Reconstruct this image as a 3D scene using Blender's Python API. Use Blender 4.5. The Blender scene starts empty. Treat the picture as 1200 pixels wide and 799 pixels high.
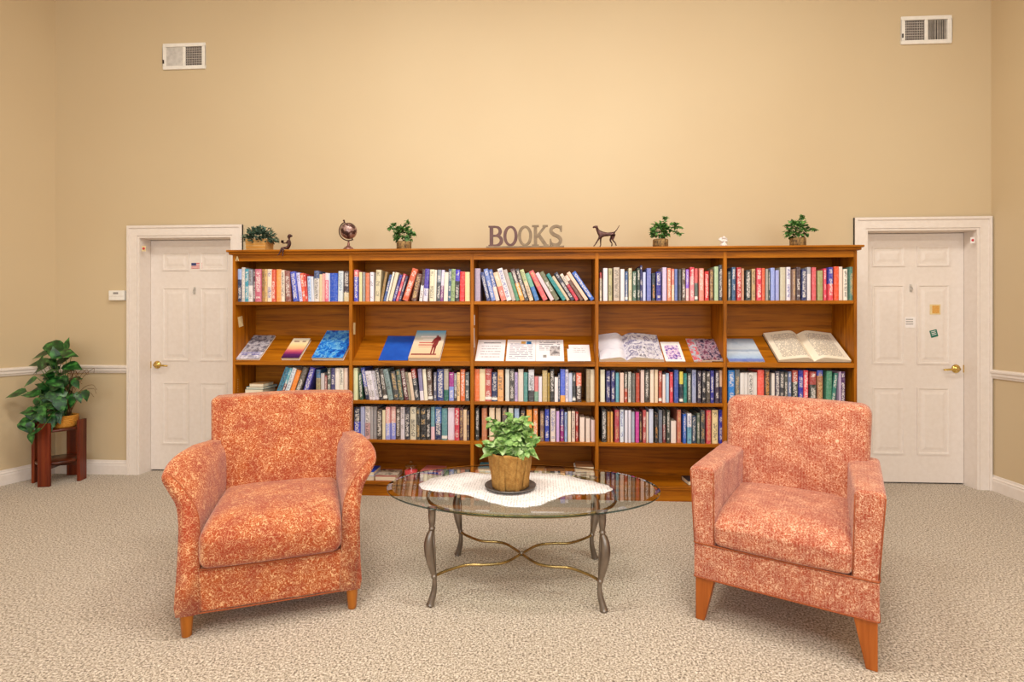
import bpy, bmesh, math, random
from math import sin, cos, tan, atan, atan2, pi, sqrt, radians
from mathutils import Vector, Matrix
random.seed(7)
C = bpy.context.scene.collection

# ------------------------------------------------------------------ camera measurements
FOC, CX, HY, CAMZ = 620.0, 600.0, 377.0, 1.30
TH = atan(0.000095 * FOC)
FWD = Vector((-sin(TH), cos(TH), 0)); RGT = Vector((cos(TH), sin(TH), 0))
def ray(px, py):
    return RGT * ((px - CX) / FOC) + FWD + Vector((0, 0, (HY - py) / FOC))
EYE = Vector((0, 0, CAMZ))
def on_y(px, py, Y):
    r = ray(px, py); return EYE + r * (Y / r.y)
def on_z(px, py, Z=0.0):
    r = ray(px, py); return EYE + r * ((Z - CAMZ) / r.z)
def on_plane(px, py, p0, n):
    r = ray(px, py); return EYE + r * ((p0 - EYE).dot(n) / r.dot(n))
WALL = 4.312      # the wall behind the bookcase
CASE = 3.878      # front of the bookcase
def X_at(px, Y): return on_y(px, 377, Y).x

# ------------------------------------------------------------------ colours and materials
def lin(c):
    if isinstance(c, str):
        c = c.lstrip('#')
        if len(c) == 3: c = ''.join(a + a for a in c)
        c = [int(c[i:i+2], 16) / 255 for i in (0, 2, 4)]
    return tuple((v / 12.92 if v <= .04045 else ((v + .055) / 1.055) ** 2.4) for v in c)
def rgba(c): return (*lin(c), 1.0)
class NT:
    def __init__(s, name):
        s.m = bpy.data.materials.new(name); s.m.use_nodes = True
        s.t = s.m.node_tree; s.t.nodes.clear()
        s.out = s.n('ShaderNodeOutputMaterial')
    def n(s, typ, **kw):
        nd = s.t.nodes.new(typ)
        for k, v in kw.items(): setattr(nd, k, v)
        return nd
    def l(s, a, b): s.t.links.new(a, b)
    def put(s, sock, v):
        if hasattr(v, 'is_linked'): s.l(v, sock)
        elif isinstance(v, str): sock.default_value = rgba(v)
        elif isinstance(v, (tuple, list)) and len(v) == 3 and sock.type == 'RGBA': sock.default_value = (*v, 1)
        else: sock.default_value = v
    def coord(s, kind='Object', scale=(1, 1, 1), rot=(0, 0, 0), loc=(0, 0, 0)):
        tc = s.n('ShaderNodeTexCoord'); mp = s.n('ShaderNodeMapping')
        s.l(tc.outputs[kind], mp.inputs[0]); mp.inputs['Scale'].default_value = scale
        mp.inputs['Rotation'].default_value = rot; mp.inputs['Location'].default_value = loc
        return mp.outputs[0]
    def noise(s, v, scale, detail=2, rough=.5, dist=0):
        nd = s.n('ShaderNodeTexNoise'); s.l(v, nd.inputs['Vector'])
        nd.inputs['Scale'].default_value = scale; nd.inputs['Detail'].default_value = detail
        nd.inputs['Roughness'].default_value = rough; nd.inputs['Distortion'].default_value = dist
        return nd
    def voro(s, v, scale, feature='F1', rnd=1.0):
        nd = s.n('ShaderNodeTexVoronoi', feature=feature); s.l(v, nd.inputs['Vector'])
        nd.inputs['Scale'].default_value = scale; nd.inputs['Randomness'].default_value = rnd
        return nd
    def ramp(s, f, stops, interp='LINEAR'):
        nd = s.n('ShaderNodeValToRGB'); s.l(f, nd.inputs[0]); cr = nd.color_ramp; cr.interpolation = interp
        while len(cr.elements) < len(stops): cr.elements.new(.5)
        for e, (p, c) in zip(cr.elements, stops):
            e.position = p; e.color = rgba(c) if isinstance(c, str) else (c, c, c, 1)
        return nd.outputs[0]
    def mix(s, f, a, b, mode='MIX'):
        nd = s.n('ShaderNodeMix', data_type='RGBA', blend_type=mode)
        s.put(nd.inputs[0], f); s.put(nd.inputs[6], a); s.put(nd.inputs[7], b)
        return nd.outputs[2]
    def math(s, op, a, b=None, c=None):
        nd = s.n('ShaderNodeMath', operation=op); s.put(nd.inputs[0], a)
        if b is not None: s.put(nd.inputs[1], b)
        if c is not None: s.put(nd.inputs[2], c)
        return nd.outputs[0]
    def bsdf(s, col, rough=.6, metal=0, bump=None, bstr=.3, bdist=.002, **kw):
        b = s.n('ShaderNodeBsdfPrincipled'); s.put(b.inputs['Base Color'], col)
        s.put(b.inputs['Roughness'], rough); b.inputs['Metallic'].default_value = metal
        for k, v in kw.items(): s.put(b.inputs[k.replace('_', ' ')], v)
        if bump is not None:
            bp = s.n('ShaderNodeBump'); bp.inputs['Strength'].default_value = bstr
            bp.inputs['Distance'].default_value = bdist; s.l(bump, bp.inputs['Height'])
            s.l(bp.outputs[0], b.inputs['Normal'])
        s.l(b.outputs[0], s.out.inputs[0]); return b
def mottled(name, a, b, scale=20, rough=.6, metal=0, bstr=.15, detail=3, **kw):
    t = NT(name); v = t.coord(); n = t.noise(v, scale, detail)
    t.bsdf(t.ramp(n.outputs[0], [(.3, a), (.7, b)]), rough, metal, n.outputs[0], bstr, **kw); return t.m
def wood(name, dark, mid, light, axis='X', rough=.35, sc=1.0, coat=.3, bstr=.05):
    t = NT(name)
    s = {'X': (1.2, 22, 22), 'Z': (22, 22, 1.2), 'Y': (22, 1.2, 22)}[axis]
    v = t.coord('Object', tuple(k * sc for k in s))
    n = t.noise(v, 1.6, 6, .6, .6); big = t.noise(t.coord('Object', (1.3, 1.3, 1.3)), 1.5, 2)
    c = t.ramp(n.outputs[0], [(.25, dark), (.5, mid), (.78, light)])
    c = t.mix(t.ramp(big.outputs[0], [(.35, .0), (.7, .35)]), c, dark)
    t.bsdf(c, rough, 0, n.outputs[0], bstr, Coat_Weight=coat, Coat_Roughness=.25, Specular_IOR_Level=.22); return t.m
M = {}
def build_materials():
    # painted plaster wall
    t = NT('tan_wall_paint'); v = t.coord(); n = t.noise(v, 180, 3); w = t.noise(v, .6, 2)
    t.bsdf(t.ramp(w.outputs[0], [(.3, WALLC[0]), (.7, WALLC[1])]), .62, 0, n.outputs[0], .08); M['wall'] = t.m
    M['ceil'] = mottled('ceiling_paint', '#ece6da', '#f2ece0', 90, .9)
    t = NT('white_trim_paint'); v = t.coord(); n = t.noise(v, 30, 2)
    t.bsdf(t.ramp(n.outputs[0], [(.3, TRIMC[0]), (.7, TRIMC[1])]), .38, 0, n.outputs[0], .03); M['trim'] = t.m
    # speckled loop carpet
    t = NT('speckled_carpet'); v = t.coord()
    d = t.noise(v, 95, 2); vv = t.n('ShaderNodeVectorMath', operation='MULTIPLY_ADD')
    t.l(d.outputs['Color'], vv.inputs[0]); vv.inputs[1].default_value = (.012, .012, 0); t.l(v, vv.inputs[2])
    n1 = t.noise(vv.outputs[0], 118, 3, .66); n2 = t.noise(v, 300, 2, .6); n3 = t.noise(v, .9, 2)
    vo = t.voro(vv.outputs[0], 118, 'DISTANCE_TO_EDGE')
    f = t.math('ADD', t.math('MULTIPLY', n1.outputs[0], .75), t.math('MULTIPLY', n2.outputs[0], .3))
    f = t.math('ADD', f, t.math('MULTIPLY', vo.outputs[0], .10))
    c = t.ramp(f, [(.40, CARP[0]), (.50, CARP[1]), (.56, CARP[2]), (.68, CARP[3])])
    c = t.mix(t.ramp(n3.outputs[0], [(.3, .0), (.7, .16)]), c, CARP[1])
    t.bsdf(c, .95, 0, n1.outputs[0], .9, .006, Sheen_Weight=.15); M['carpet'] = t.m
    # cherry wood of the bookcase
    M['case_x'] = wood('cherry_wood_rail', CASEC[0], CASEC[1], CASEC[2], 'X', .5, 1.0, .04)
    M['case_z'] = wood('cherry_wood_upright', CASEC[0], CASEC[1], CASEC[2], 'Z', .5, 1.0, .04)
    M['stand'] = wood('dark_stained_pine', '#3a1408', '#742a10', '#9c4a1c', 'Z', .4, .8, .2, .3)
    M['stand_x'] = wood('dark_stained_disc', '#2c1208', '#552412', '#70351a', 'X', .3, .8, .4, .1)
    M['leg_l'] = wood('honey_maple', '#94500f', '#b4691c', '#c67e2e', 'Z', .35)
    M['leg_r'] = wood('red_maple', '#84400e', '#a8581c', '#bc6c2c', 'Z', .35)
    # upholstery
    def fabric(name, base, red, line, dark, sc, lw, blotch, stripe=0):
        t = NT(name); v = t.coord()
        e = t.noise(v, sc, 0.0, .4, 1.2); e2 = t.noise(t.coord('Object', (1, 1, 1), (.4, .7, .2), (.3, .1, .7)), sc * 1.25, 0, .5, 1.4)
        bl = t.noise(v, blotch, 3, .55)
        bc = t.ramp(bl.outputs[0], [(.36, base), (.62, red)])
        wv = t.noise(v, 420, 2)
        bc = t.mix(t.ramp(wv.outputs[0], [(.35, .35), (.65, .0)]), bc, dark)
        ab = lambda n_: t.math('ABSOLUTE', t.math('SUBTRACT', n_.outputs[0], .5))
        m1 = t.ramp(ab(e), [(lw * .55, 1.0), (lw * 1.3, .0)]); m2 = t.ramp(ab(e2), [(lw * .45, .9), (lw * 1.1, .0)])
        mm = t.math('MAXIMUM', m1, m2)
        fade = t.ramp(bl.outputs[0], [(.4, .85), (.66, .45)])
        mm = t.math('MULTIPLY', mm, fade)
        if stripe:
            w = t.n('ShaderNodeTexWave'); t.l(t.coord(), w.inputs['Vector']); w.inputs['Scale'].default_value = stripe
            w.bands_direction = 'X'; w.inputs['Distortion'].default_value = 1.0
            bc = t.mix(t.ramp(w.outputs[1], [(.5, .0), (.9, .09)]), bc, line)
        c = t.mix(mm, bc, line)
        t.bsdf(c, .85, 0, t.math('ADD', mm, wv.outputs[0]), .35, .002, Sheen_Weight=.25, Sheen_Roughness=.5)
        return t.m
    M['fab_l'] = fabric('rust_orange_scroll_fabric', *FABL, 60, .030, 9)
    M['fab_r'] = fabric('coral_scroll_fabric', *FABR, 84, .036, 13, 26)
    M['seam'] = mottled('rust_piping', '#8a3f18', '#a8582c', 200, .8)
    # metals, glass, cloth
    M['pewter'] = mottled('brushed_pewter', '#7a6f66', '#988d82', 14, .34, .9)
    M['brassrod'] = mottled('antique_gold_metal', '#8c784e', '#b89a62', 14, .26, .95)
    M['brass'] = mottled('polished_brass', '#c9a24a', '#e4c878', 20, .2, 1)
    M['bronze'] = mottled('dark_bronze', '#3c2420', '#5e3e3a', 40, .38, .6)
    t = NT('clear_glass'); fr = t.n('ShaderNodeFresnel'); fr.inputs[0].default_value = 1.52
    tr = t.n('ShaderNodeBsdfTransparent'); tr.inputs[0].default_value = (.93, .965, .95, 1)
    gl = t.n('ShaderNodeBsdfGlossy'); gl.inputs['Roughness'].default_value = .012
    mx = t.n('ShaderNodeMixShader'); ge = t.n('ShaderNodeNewGeometry'); t.l(t.math('MINIMUM', 1.0, t.math('MULTIPLY', t.math('MULTIPLY', fr.outputs[0], 1.7), t.math('SUBTRACT', 1.0, ge.outputs['Backfacing']))), mx.inputs[0]); t.l(tr.outputs[0], mx.inputs[1]); t.l(gl.outputs[0], mx.inputs[2])
    t.l(mx.outputs[0], t.out.inputs[0]); M['glass'] = t.m
    t = NT('green_glass_edge'); fr = t.n('ShaderNodeFresnel'); fr.inputs[0].default_value = 1.6
    tr = t.n('ShaderNodeBsdfTransparent'); tr.inputs[0].default_value = (.16, .26, .28, 1)
    gl = t.n('ShaderNodeBsdfGlossy'); gl.inputs['Roughness'].default_value = .08
    mx = t.n('ShaderNodeMixShader'); ge = t.n('ShaderNodeNewGeometry'); t.l(t.math('MULTIPLY', fr.outputs[0], t.math('SUBTRACT', 1.0, ge.outputs['Backfacing'])), mx.inputs[0]); t.l(tr.outputs[0], mx.inputs[1]); t.l(gl.outputs[0], mx.inputs[2])
    t.l(mx.outputs[0], t.out.inputs[0]); M['glass_edge'] = t.m
    t = NT('white_crochet_lace'); v = t.coord(); vo = t.voro(v, 70, 'F1', .35); n = t.noise(v, 300, 2)
    hole = t.ramp(vo.outputs[0], [(.20, 1.0), (.30, .0)])
    cut = t.noise(v, 24, 1); hole = t.math('MULTIPLY', hole, t.ramp(cut.outputs[0], [(.34, .0), (.42, 1.0)]))
    b = t.bsdf('#f4efee', .9, 0, n.outputs[0], .3)
    b.inputs['Base Color'].default_value = rgba('#ebe6e4')
    tr = t.n('ShaderNodeBsdfTransparent'); mx = t.n('ShaderNodeMixShader'); t.l(hole, mx.inputs[0]); t.l(b.outputs[0], mx.inputs[1]); t.l(tr.outputs[0], mx.inputs[2])
    t.l(mx.outputs[0], t.out.inputs[0]); M['lace'] = t.m
    # leaves
    def leaf(name, a, b, c, sc=30, rough=.45):
        t = NT(name); v = t.coord(); n = t.noise(v, sc, 2)
        t.bsdf(t.ramp(n.outputs[0], [(.32, a), (.52, b), (.7, c)]), rough, 0, n.outputs[0], .1, Subsurface_Weight=0.0); return t.m
    M['leaf_table'] = leaf('pale_green_leaf', '#47722e', '#80a654', '#bcd29c', 34, .65)
    M['leaf_dark'] = leaf('deep_green_leaf', '#0c2c10', '#1c4f1e', '#4a8a3c', 26, .35)
    M['leaf_ivy'] = leaf('ivy_leaf', '#24481c', '#3f6f2a', '#78a052', 40, .5)
    M['leaf_grey'] = leaf('grey_green_leaf', '#28382c', '#3f5742', '#64806a', 60, .6)
    M['twig'] = mottled('dry_brown_twig', '#5a3a20', '#7e5a34', 60, .8)
    M['stem'] = mottled('green_stem', '#3f6028', '#5f8238', 60, .7)
    M['soil'] = mottled('dark_soil', '#1e140e', '#3a281c', 120, .95, 0, .6)
    t = NT('kraft_burlap_wrap'); v = t.coord(); n = t.noise(v, 45, 4, .6); k = t.noise(v, 260, 2)
    t.bsdf(t.mix(t.ramp(k.outputs[0], [(.4, .4), (.6, .0)]), t.ramp(n.outputs[0], [(.3, '#9c6a2c'), (.65, '#c0924c')]), '#70501f'), .9, 0, n.outputs[0], .8, .004); M['kraft'] = t.m
    M['saucer'] = mottled('dark_grey_saucer', '#55504c', '#77706a', 60, .5, .3)
    M['basket'] = wood('woven_basket', '#b07020', '#d09038', '#e6b05c', 'X', .6, 3.0, 0, .6)
    t = NT('pale_wooden_tub'); br = t.n('ShaderNodeTexBrick'); t.l(t.coord('Object', (9, 9, 9)), br.inputs[0])
    M['crate'] = wood('pale_wicker_box', '#b07c3e', '#c89a5a', '#dcb47c', 'X', .7, 2.5, 0, .4)
    M['bark'] = mottled('mottled_bark_pot', '#3c2410', '#a8844e', 60, .8, 0, .5, 4)
    M['cream'] = mottled('cream_page', '#e2d6c0', '#efe6d4', 80, .8)
    t = NT('book_page_block'); n = t.noise(t.coord('Object', (4, 4, 260)), 3, 2)
    t.bsdf(t.ramp(n.outputs[0], [(.3, '#d3c3a6'), (.7, '#efe5d2')]), .85); M['pages'] = t.m
    M['white'] = mottled('white_plastic', '#e9e5dd', '#f2eee6', 30, .5)
    M['paper'] = mottled('white_paper', '#ebe5e2', '#f5efec', 30, .8)
    M['note'] = mottled('cream_note_paper', '#d8c08c', '#e6d2a2', 30, .8)
    M['black'] = mottled('black_void', '#0e0c0b', '#191614', 30, .8)
    M['duct'] = mottled('dark_duct', '#2a2018', '#3a2e24', 30, .8)
    M['steel'] = mottled('light_steel', '#b8b2aa', '#d2ccc4', 30, .4, .3)
    M['louver'] = mottled('warm_grey_louver', '#bdb4ac', '#cfc6be', 30, .5)
    M['red'] = mottled('red_wax', '#c0202c', '#e04048', 90, .5)
    M['porcelain'] = mottled('white_porcelain', '#cfc4be', '#e2d8d2', 60, .45)
    M['sign_b'] = mottled('dark_plum_brown_paint', '#5a3c3a', '#6c4c46', 30, .5, .2)
    M['sign_t'] = mottled('taupe_brown_paint', '#75614a', '#8a765c', 30, .5, .2)
    M['lamp'] = None
    # book jacket driven by each book's own colours
    t = NT('printed_book_jacket')
    def at(nm, o='Color'):
        a = t.n('ShaderNodeAttribute', attribute_type='OBJECT', attribute_name=nm); return a.outputs[o]
    tc = t.n('ShaderNodeTexCoord'); sg = t.n('ShaderNodeSeparateXYZ'); t.l(tc.outputs['Generated'], sg.inputs[0])
    so = t.n('ShaderNodeSeparateXYZ'); t.l(tc.outputs['Object'], so.inputs[0])
    sd = at('seed', 'Fac')
    base = t.mix(t.math('GREATER_THAN', sg.outputs[2], at('split', 'Fac')), at('c1'), at('c2'))
    cz = t.math('FLOOR', t.math('MULTIPLY', so.outputs[2], 250)); cx = t.math('FLOOR', t.math('MULTIPLY', sg.outputs[0], 6))
    cb = t.n('ShaderNodeCombineXYZ'); t.l(cx, cb.inputs[0]); t.l(cz, cb.inputs[1]); t.l(sd, cb.inputs[2])
    wn = t.n('ShaderNodeTexWhiteNoise', noise_dimensions='3D'); t.l(cb.outputs[0], wn.inputs[0])
    word = t.n('ShaderNodeCombineXYZ'); t.l(t.math('FLOOR', t.math('MULTIPLY', so.outputs[2], 26)), word.inputs[0]); t.l(sd, word.inputs[1])
    wn2 = t.n('ShaderNodeTexWhiteNoise', noise_dimensions='3D'); t.l(word.outputs[0], wn2.inputs[0])
    on = t.math('MULTIPLY', t.math('GREATER_THAN', wn.outputs[0], .42), t.math('GREATER_THAN', wn2.outputs[0], .22))
    on = t.math('MULTIPLY', on, t.math('LESS_THAN', t.math('ABSOLUTE', t.math('SUBTRACT', sg.outputs[0], .5)), .31))
    on = t.math('MULTIPLY', on, t.math('LESS_THAN', t.math('ABSOLUTE', t.math('SUBTRACT', sg.outputs[2], .52)), .42))
    on = t.math('MULTIPLY', on, t.math('LESS_THAN', sg.outputs[1], .12))
    on = t.math('MULTIPLY', on, at('text', 'Fac'))
    col = t.mix(on, base, at('c3'))
    lb = t.math('MULTIPLY', t.math('LESS_THAN', t.math('ABSOLUTE', t.math('SUBTRACT', sg.outputs[2], .09)), .045), t.math('LESS_THAN', sg.outputs[1], .12))
    lb = t.math('MULTIPLY', lb, at('tag', 'Fac'))
    col = t.mix(lb, col, '#f0ece4')
    n = t.noise(tc.outputs['Object'], 70, 2); col = t.mix(t.ramp(n.outputs[0], [(.4, .0), (.7, .12)]), col, '#ffffff')
    t.bsdf(col, .42); M['jacket'] = t.m

def picture(name, cols, scale=40, rough=.35, bands=None, lines=None, dist=0, coords='Object'):
    """a printed surface: blotchy picture colours, or horizontal bands, with optional rows of small print"""
    t = NT(name); v = t.coord(coords); n = t.noise(v, scale, 3, .6, dist)
    k = len(cols)
    c = t.ramp(n.outputs[0], [(.3 + .4 * i / max(1, k - 1), cc) for i, cc in enumerate(cols)])
    g = t.n('ShaderNodeSeparateXYZ'); tc = t.n('ShaderNodeTexCoord'); t.l(tc.outputs['Generated'], g.inputs[0])
    if bands:
        pos = t.math('ADD', g.outputs[1], t.math('MULTIPLY', t.math('SUBTRACT', n.outputs[0], .5), bands[0]))
        c2 = t.ramp(pos, bands[1]); c = t.mix(bands[2], c, c2)
    if lines:                       # (rows, ink, x margin, y0, y1, cells)
        rows, ink, mx_, y0, y1, cells = lines
        ry = t.math('FRACT', t.math('MULTIPLY', g.outputs[1], rows)); iy = t.math('FLOOR', t.math('MULTIPLY', g.outputs[1], rows))
        ix = t.math('FLOOR', t.math('MULTIPLY', g.outputs[0], cells))
        cb = t.n('ShaderNodeCombineXYZ'); t.l(ix, cb.inputs[0]); t.l(iy, cb.inputs[1])
        wn = t.n('ShaderNodeTexWhiteNoise', noise_dimensions='3D'); t.l(cb.outputs[0], wn.inputs[0])
        on = t.math('MULTIPLY', t.math('GREATER_THAN', wn.outputs[0], .2), t.math('LESS_THAN', t.math('ABSOLUTE', t.math('SUBTRACT', ry, .5)), .22))
        on = t.math('MULTIPLY', on, t.math('LESS_THAN', t.math('ABSOLUTE', t.math('SUBTRACT', g.outputs[0], .5)), .5 - mx_))
        on = t.math('MULTIPLY', on, t.math('GREATER_THAN', g.outputs[1], y0)); on = t.math('MULTIPLY', on, t.math('LESS_THAN', g.outputs[1], y1))
        c = t.mix(on, c, ink)
    t.bsdf(c, rough); return t.m

# ------------------------------------------------------------------ mesh helpers
def tag(o, label=None, cat=None, group=None, kind=None):
    if label: o['label'] = label
    if cat: o['category'] = cat
    if group: o['group'] = group
    if kind: o['kind'] = kind
    return o
def empty(name, loc=(0, 0, 0), rz=0, label=None, cat=None, group=None):
    o = bpy.data.objects.new(name, None); C.objects.link(o); o.empty_display_size = .05
    o.location = loc; o.rotation_euler = (0, 0, rz); return tag(o, label, cat, group)
class MB:
    def __init__(s): s.v = []; s.f = []; s.mi = []; s.sm = []
    def add(s, vs, fs, mi=0, smooth=False, mat=None):
        b = len(s.v)
        s.v += [tuple(mat @ Vector(p)) if mat else tuple(p) for p in vs]
        for f in fs: s.f.append(tuple(i + b for i in f)); s.mi.append(mi); s.sm.append(smooth)
        return s
    def box(s, x0, x1, y0, y1, z0, z1, mi=0, mat=None):
        v = [(x, y, z) for z in (z0, z1) for y in (y0, y1) for x in (x0, x1)]
        return s.add(v, [(0, 2, 3, 1), (4, 5, 7, 6), (0, 1, 5, 4), (2, 6, 7, 3), (0, 4, 6, 2), (1, 3, 7, 5)], mi, False, mat)
    def grid(s, rows, closed_u=False, closed_v=False, mi=0, smooth=True, cap=False, mat=None):
        nr, nc = len(rows), len(rows[0]); vs = [p for r in rows for p in r]; fs = []
        for i in range(nr if closed_v else nr - 1):
            for j in range(nc if closed_u else nc - 1):
                a, b = i, (i + 1) % nr; c, d = j, (j + 1) % nc
                fs.append((a * nc + c, a * nc + d, b * nc + d, b * nc + c))
        if cap: fs.append(tuple(range(nc))[::-1]); fs.append(tuple((nr - 1) * nc + j for j in range(nc)))
        return s.add(vs, fs, mi, smooth, mat)
    def tube(s, pts, r, seg=8, mi=0, closed=False, cap=True, mat=None):
        pts = [Vector(p) for p in pts]; n = len(pts); rs = r if isinstance(r, (list, tuple)) else [r] * n
        rows = []; up = Vector((0, 0, 1)); prev = None
        for i, p in enumerate(pts):
            a = pts[(i - 1) % n] if (closed or i > 0) else p; b = pts[(i + 1) % n] if (closed or i < n - 1) else p
            t = (b - a).normalized()
            if prev is None:
                u = t.cross(up); u = t.cross(Vector((1, 0, 0))) if u.length < .1 else u
            else: u = prev - t * prev.dot(t)
            u.normalize(); prev = u; w = t.cross(u)
            rows.append([p + (u * cos(2 * pi * k / seg) + w * sin(2 * pi * k / seg)) * rs[i] for k in range(seg)])
        return s.grid(rows, closed_u=True, closed_v=closed, mi=mi, cap=(cap and not closed), mat=mat)
    def lathe(s, prof, seg=24, mi=0, c=(0, 0, 0), sx=1, sy=1, mat=None, cap=False):
        rows = [[(c[0] + r * sx * cos(2 * pi * k / seg), c[1] + r * sy * sin(2 * pi * k / seg), c[2] + z) for k in range(seg)] for r, z in prof]
        return s.grid(rows, closed_u=True, mi=mi, cap=cap, mat=mat)
    def prism(s, poly, y0, y1, mi=0, mat=None):      # polygon in xz pushed along y
        n = len(poly); vs = [(x, y0, z) for x, z in poly] + [(x, y1, z) for x, z in poly]
        fs = [tuple(range(n)), tuple(range(2 * n - 1, n - 1, -1))] + [(i, i + n, (i + 1) % n + n, (i + 1) % n) for i in range(n)]
        return s.add(vs, fs, mi, False, mat)
    def sphere(s, c, r, seg=16, rings=10, mi=0, sc=(1, 1, 1), mat=None):
        rows = [[(c[0] + r * sc[0] * sin(pi * i / rings) * cos(2 * pi * k / seg), c[1] + r * sc[1] * sin(pi * i / rings) * sin(2 * pi * k / seg), c[2] - r * sc[2] * cos(pi * i / rings)) for k in range(seg)] for i in range(rings + 1)]
        return s.grid(rows, closed_u=True, mi=mi, mat=mat)
    def build(s, name, mats, parent=None, loc=None, rot=None, bevel=0, bseg=2, smooth_all=None, weld=True, keep=False):
        me = bpy.data.meshes.new(name); me.from_pydata(s.v, [], s.f)
        mats = mats if isinstance(mats, (list, tuple)) else [mats]
        for m in mats: me.materials.append(m)
        me.polygons.foreach_set('material_index', s.mi)
        me.polygons.foreach_set('use_smooth', [bool(smooth_all) if smooth_all is not None else q for q in s.sm])
        bm = bmesh.new(); bm.from_mesh(me)
        if weld: bmesh.ops.remove_doubles(bm, verts=bm.verts, dist=1e-6)
        bmesh.ops.recalc_face_normals(bm, faces=bm.faces)
        if bevel:
            es = [e for e in bm.edges if len(e.link_faces) == 2 and e.calc_face_angle(0) > radians(38)]
            bmesh.ops.bevel(bm, geom=es, offset=bevel, segments=bseg, profile=.5, affect='EDGES', clamp_overlap=True)
        bm.to_mesh(me); bm.free()
        if bevel and bseg > 1 and smooth_all is None:
            pass
        o = bpy.data.objects.new(name, me); C.objects.link(o)
        if parent: o.parent = parent
        if loc is not None: o.location = loc
        if rot is not None: o.rotation_euler = rot
        return o
def cr(pts, n, closed=False):
    pts = [Vector(p) for p in pts]; m = len(pts); out = []
    for i in range(m if closed else m - 1):
        p1, p2 = pts[i], pts[(i + 1) % m]
        p0 = pts[(i - 1) % m] if (closed or i > 0) else p1 * 2 - p2
        p3 = pts[(i + 2) % m] if (closed or i < m - 2) else p2 * 2 - p1
        for k in range(n):
            t = k / n
            out.append(.5 * ((2 * p1) + (p2 - p0) * t + (2 * p0 - 5 * p1 + 4 * p2 - p3) * t * t + (3 * p1 - p0 - 3 * p2 + p3) * t ** 3))
    if not closed: out.append(pts[-1].copy())
    return out
def rbox(mb, c, size, r, k=8, warp=None, mi=0, rs=4, mat=None):
    """rounded box with enough faces to be bent"""
    h = [a / 2 for a in size]; r = min(r, min(h) * .999)
    def ax(hh):
        inn = hh - r; a = [-(inn + r * tan(radians(45) * (1 - i / rs))) for i in range(rs)]
        a = [-(inn + r * (1 - i / rs)) for i in range(rs)]
        b = [-inn + 2 * inn * i / k for i in range(k + 1)]
        return a + b + [-x for x in a[::-1]]
    X, Y, Z = ax(h[0]), ax(h[1]), ax(h[2])
    def f(x, y, z):
        p = Vector((x, y, z)); q = Vector([max(-(h[i] - r), min(h[i] - r, p[i])) for i in range(3)]); d = p - q
        if d.length > 1e-9:
            m = max(abs(d.x), abs(d.y), abs(d.z)); d = d.normalized() * m if sum(abs(v) > 1e-9 for v in d) > 1 else d
        p = q + d
        u = Vector((p.x / h[0], p.y / h[1], p.z / h[2]))
        p = p + Vector(c)
        return warp(p, u) if warp else p
    for (A, B, g) in ((X, Y, lambda a, b: f(a, b, h[2])), (X, Y, lambda a, b: f(a, b, -h[2])), (X, Z, lambda a, b: f(a, h[1], b)),
                      (X, Z, lambda a, b: f(a, -h[1], b)), (Y, Z, lambda a, b: f(h[0], a, b)), (Y, Z, lambda a, b: f(-h[0], a, b))):
        mb.grid([[g(a, b) for b in B] for a in A], mi=mi, mat=mat)
    return mb
def add_leaf(mb, base, d, n, L, W, curl=.3, mi=0, shape=(0, .62, 1, .8, .42, 0), fold=.12, rows=None):
    d = Vector(d).normalized(); n = Vector(n); n = (n - d * n.dot(d))
    if n.length < 1e-3: n = Vector((0, 0, 1)).cross(d) + Vector((.1, 0, 0))
    n.normalize(); s = d.cross(n); k = len(shape); rr = []
    for i in range(k):
        t = i / (k - 1); c = Vector(base) + d * (L * t) - n * (curl * L * t * t)
        w = W * .5 * max(shape[i], .02)
        rr.append([c - s * w + n * (fold * w), c, c + s * w + n * (fold * w)])
    mb.grid(rr, mi=mi)
HEART = (.05, .85, 1, .85, .6, .3, 0)
LAMPW, WINW, EXPO = 72, 60, 0.0
# tuned colours
WALLC = ('#c9b38f', '#ceba97')
TRIMC = ('#e4d9cf', '#e9dfd6')
CARP = ('#4c3e30', '#9a8a76', '#cdbfac', '#efe6da')
CASEC = ('#5c3000', '#ac6406', '#c47c14')
FABL = ('#b85414', '#a2380e', '#f2c692', '#7c3008')
FABR = ('#b9542a', '#a23a1a', '#f2cca8', '#86340f')
build_materials()

# ------------------------------------------------------------------ room shell
XL = on_y(65, 377, WALL).x; XR = on_y(1161.5, 377, WALL).x; HC = 4.5; REAR = -4.2
def wallbox(name, mb, mat='wall'): return tag(mb.build(name, M[mat]), kind='structure')
DOOR_H = 2.03; CW = .085
DL0 = X_at(151, WALL) + CW; DL1 = X_at(285, WALL) - CW
DR0 = X_at(1000, WALL) + CW; DR1 = X_at(1160, WALL) - CW
T = .14
mb = MB()
mb.box(XL - .3, DL0, WALL, WALL + T, 0, HC); mb.box(DL1, DR0, WALL, WALL + T, 0, HC); mb.box(DR1, XR + .3, WALL, WALL + T, 0, HC)
mb.box(DL0, DL1, WALL, WALL + T, DOOR_H, HC); mb.box(DR0, DR1, WALL, WALL + T, DOOR_H, HC)
wallbox('wall_back', mb)
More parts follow.
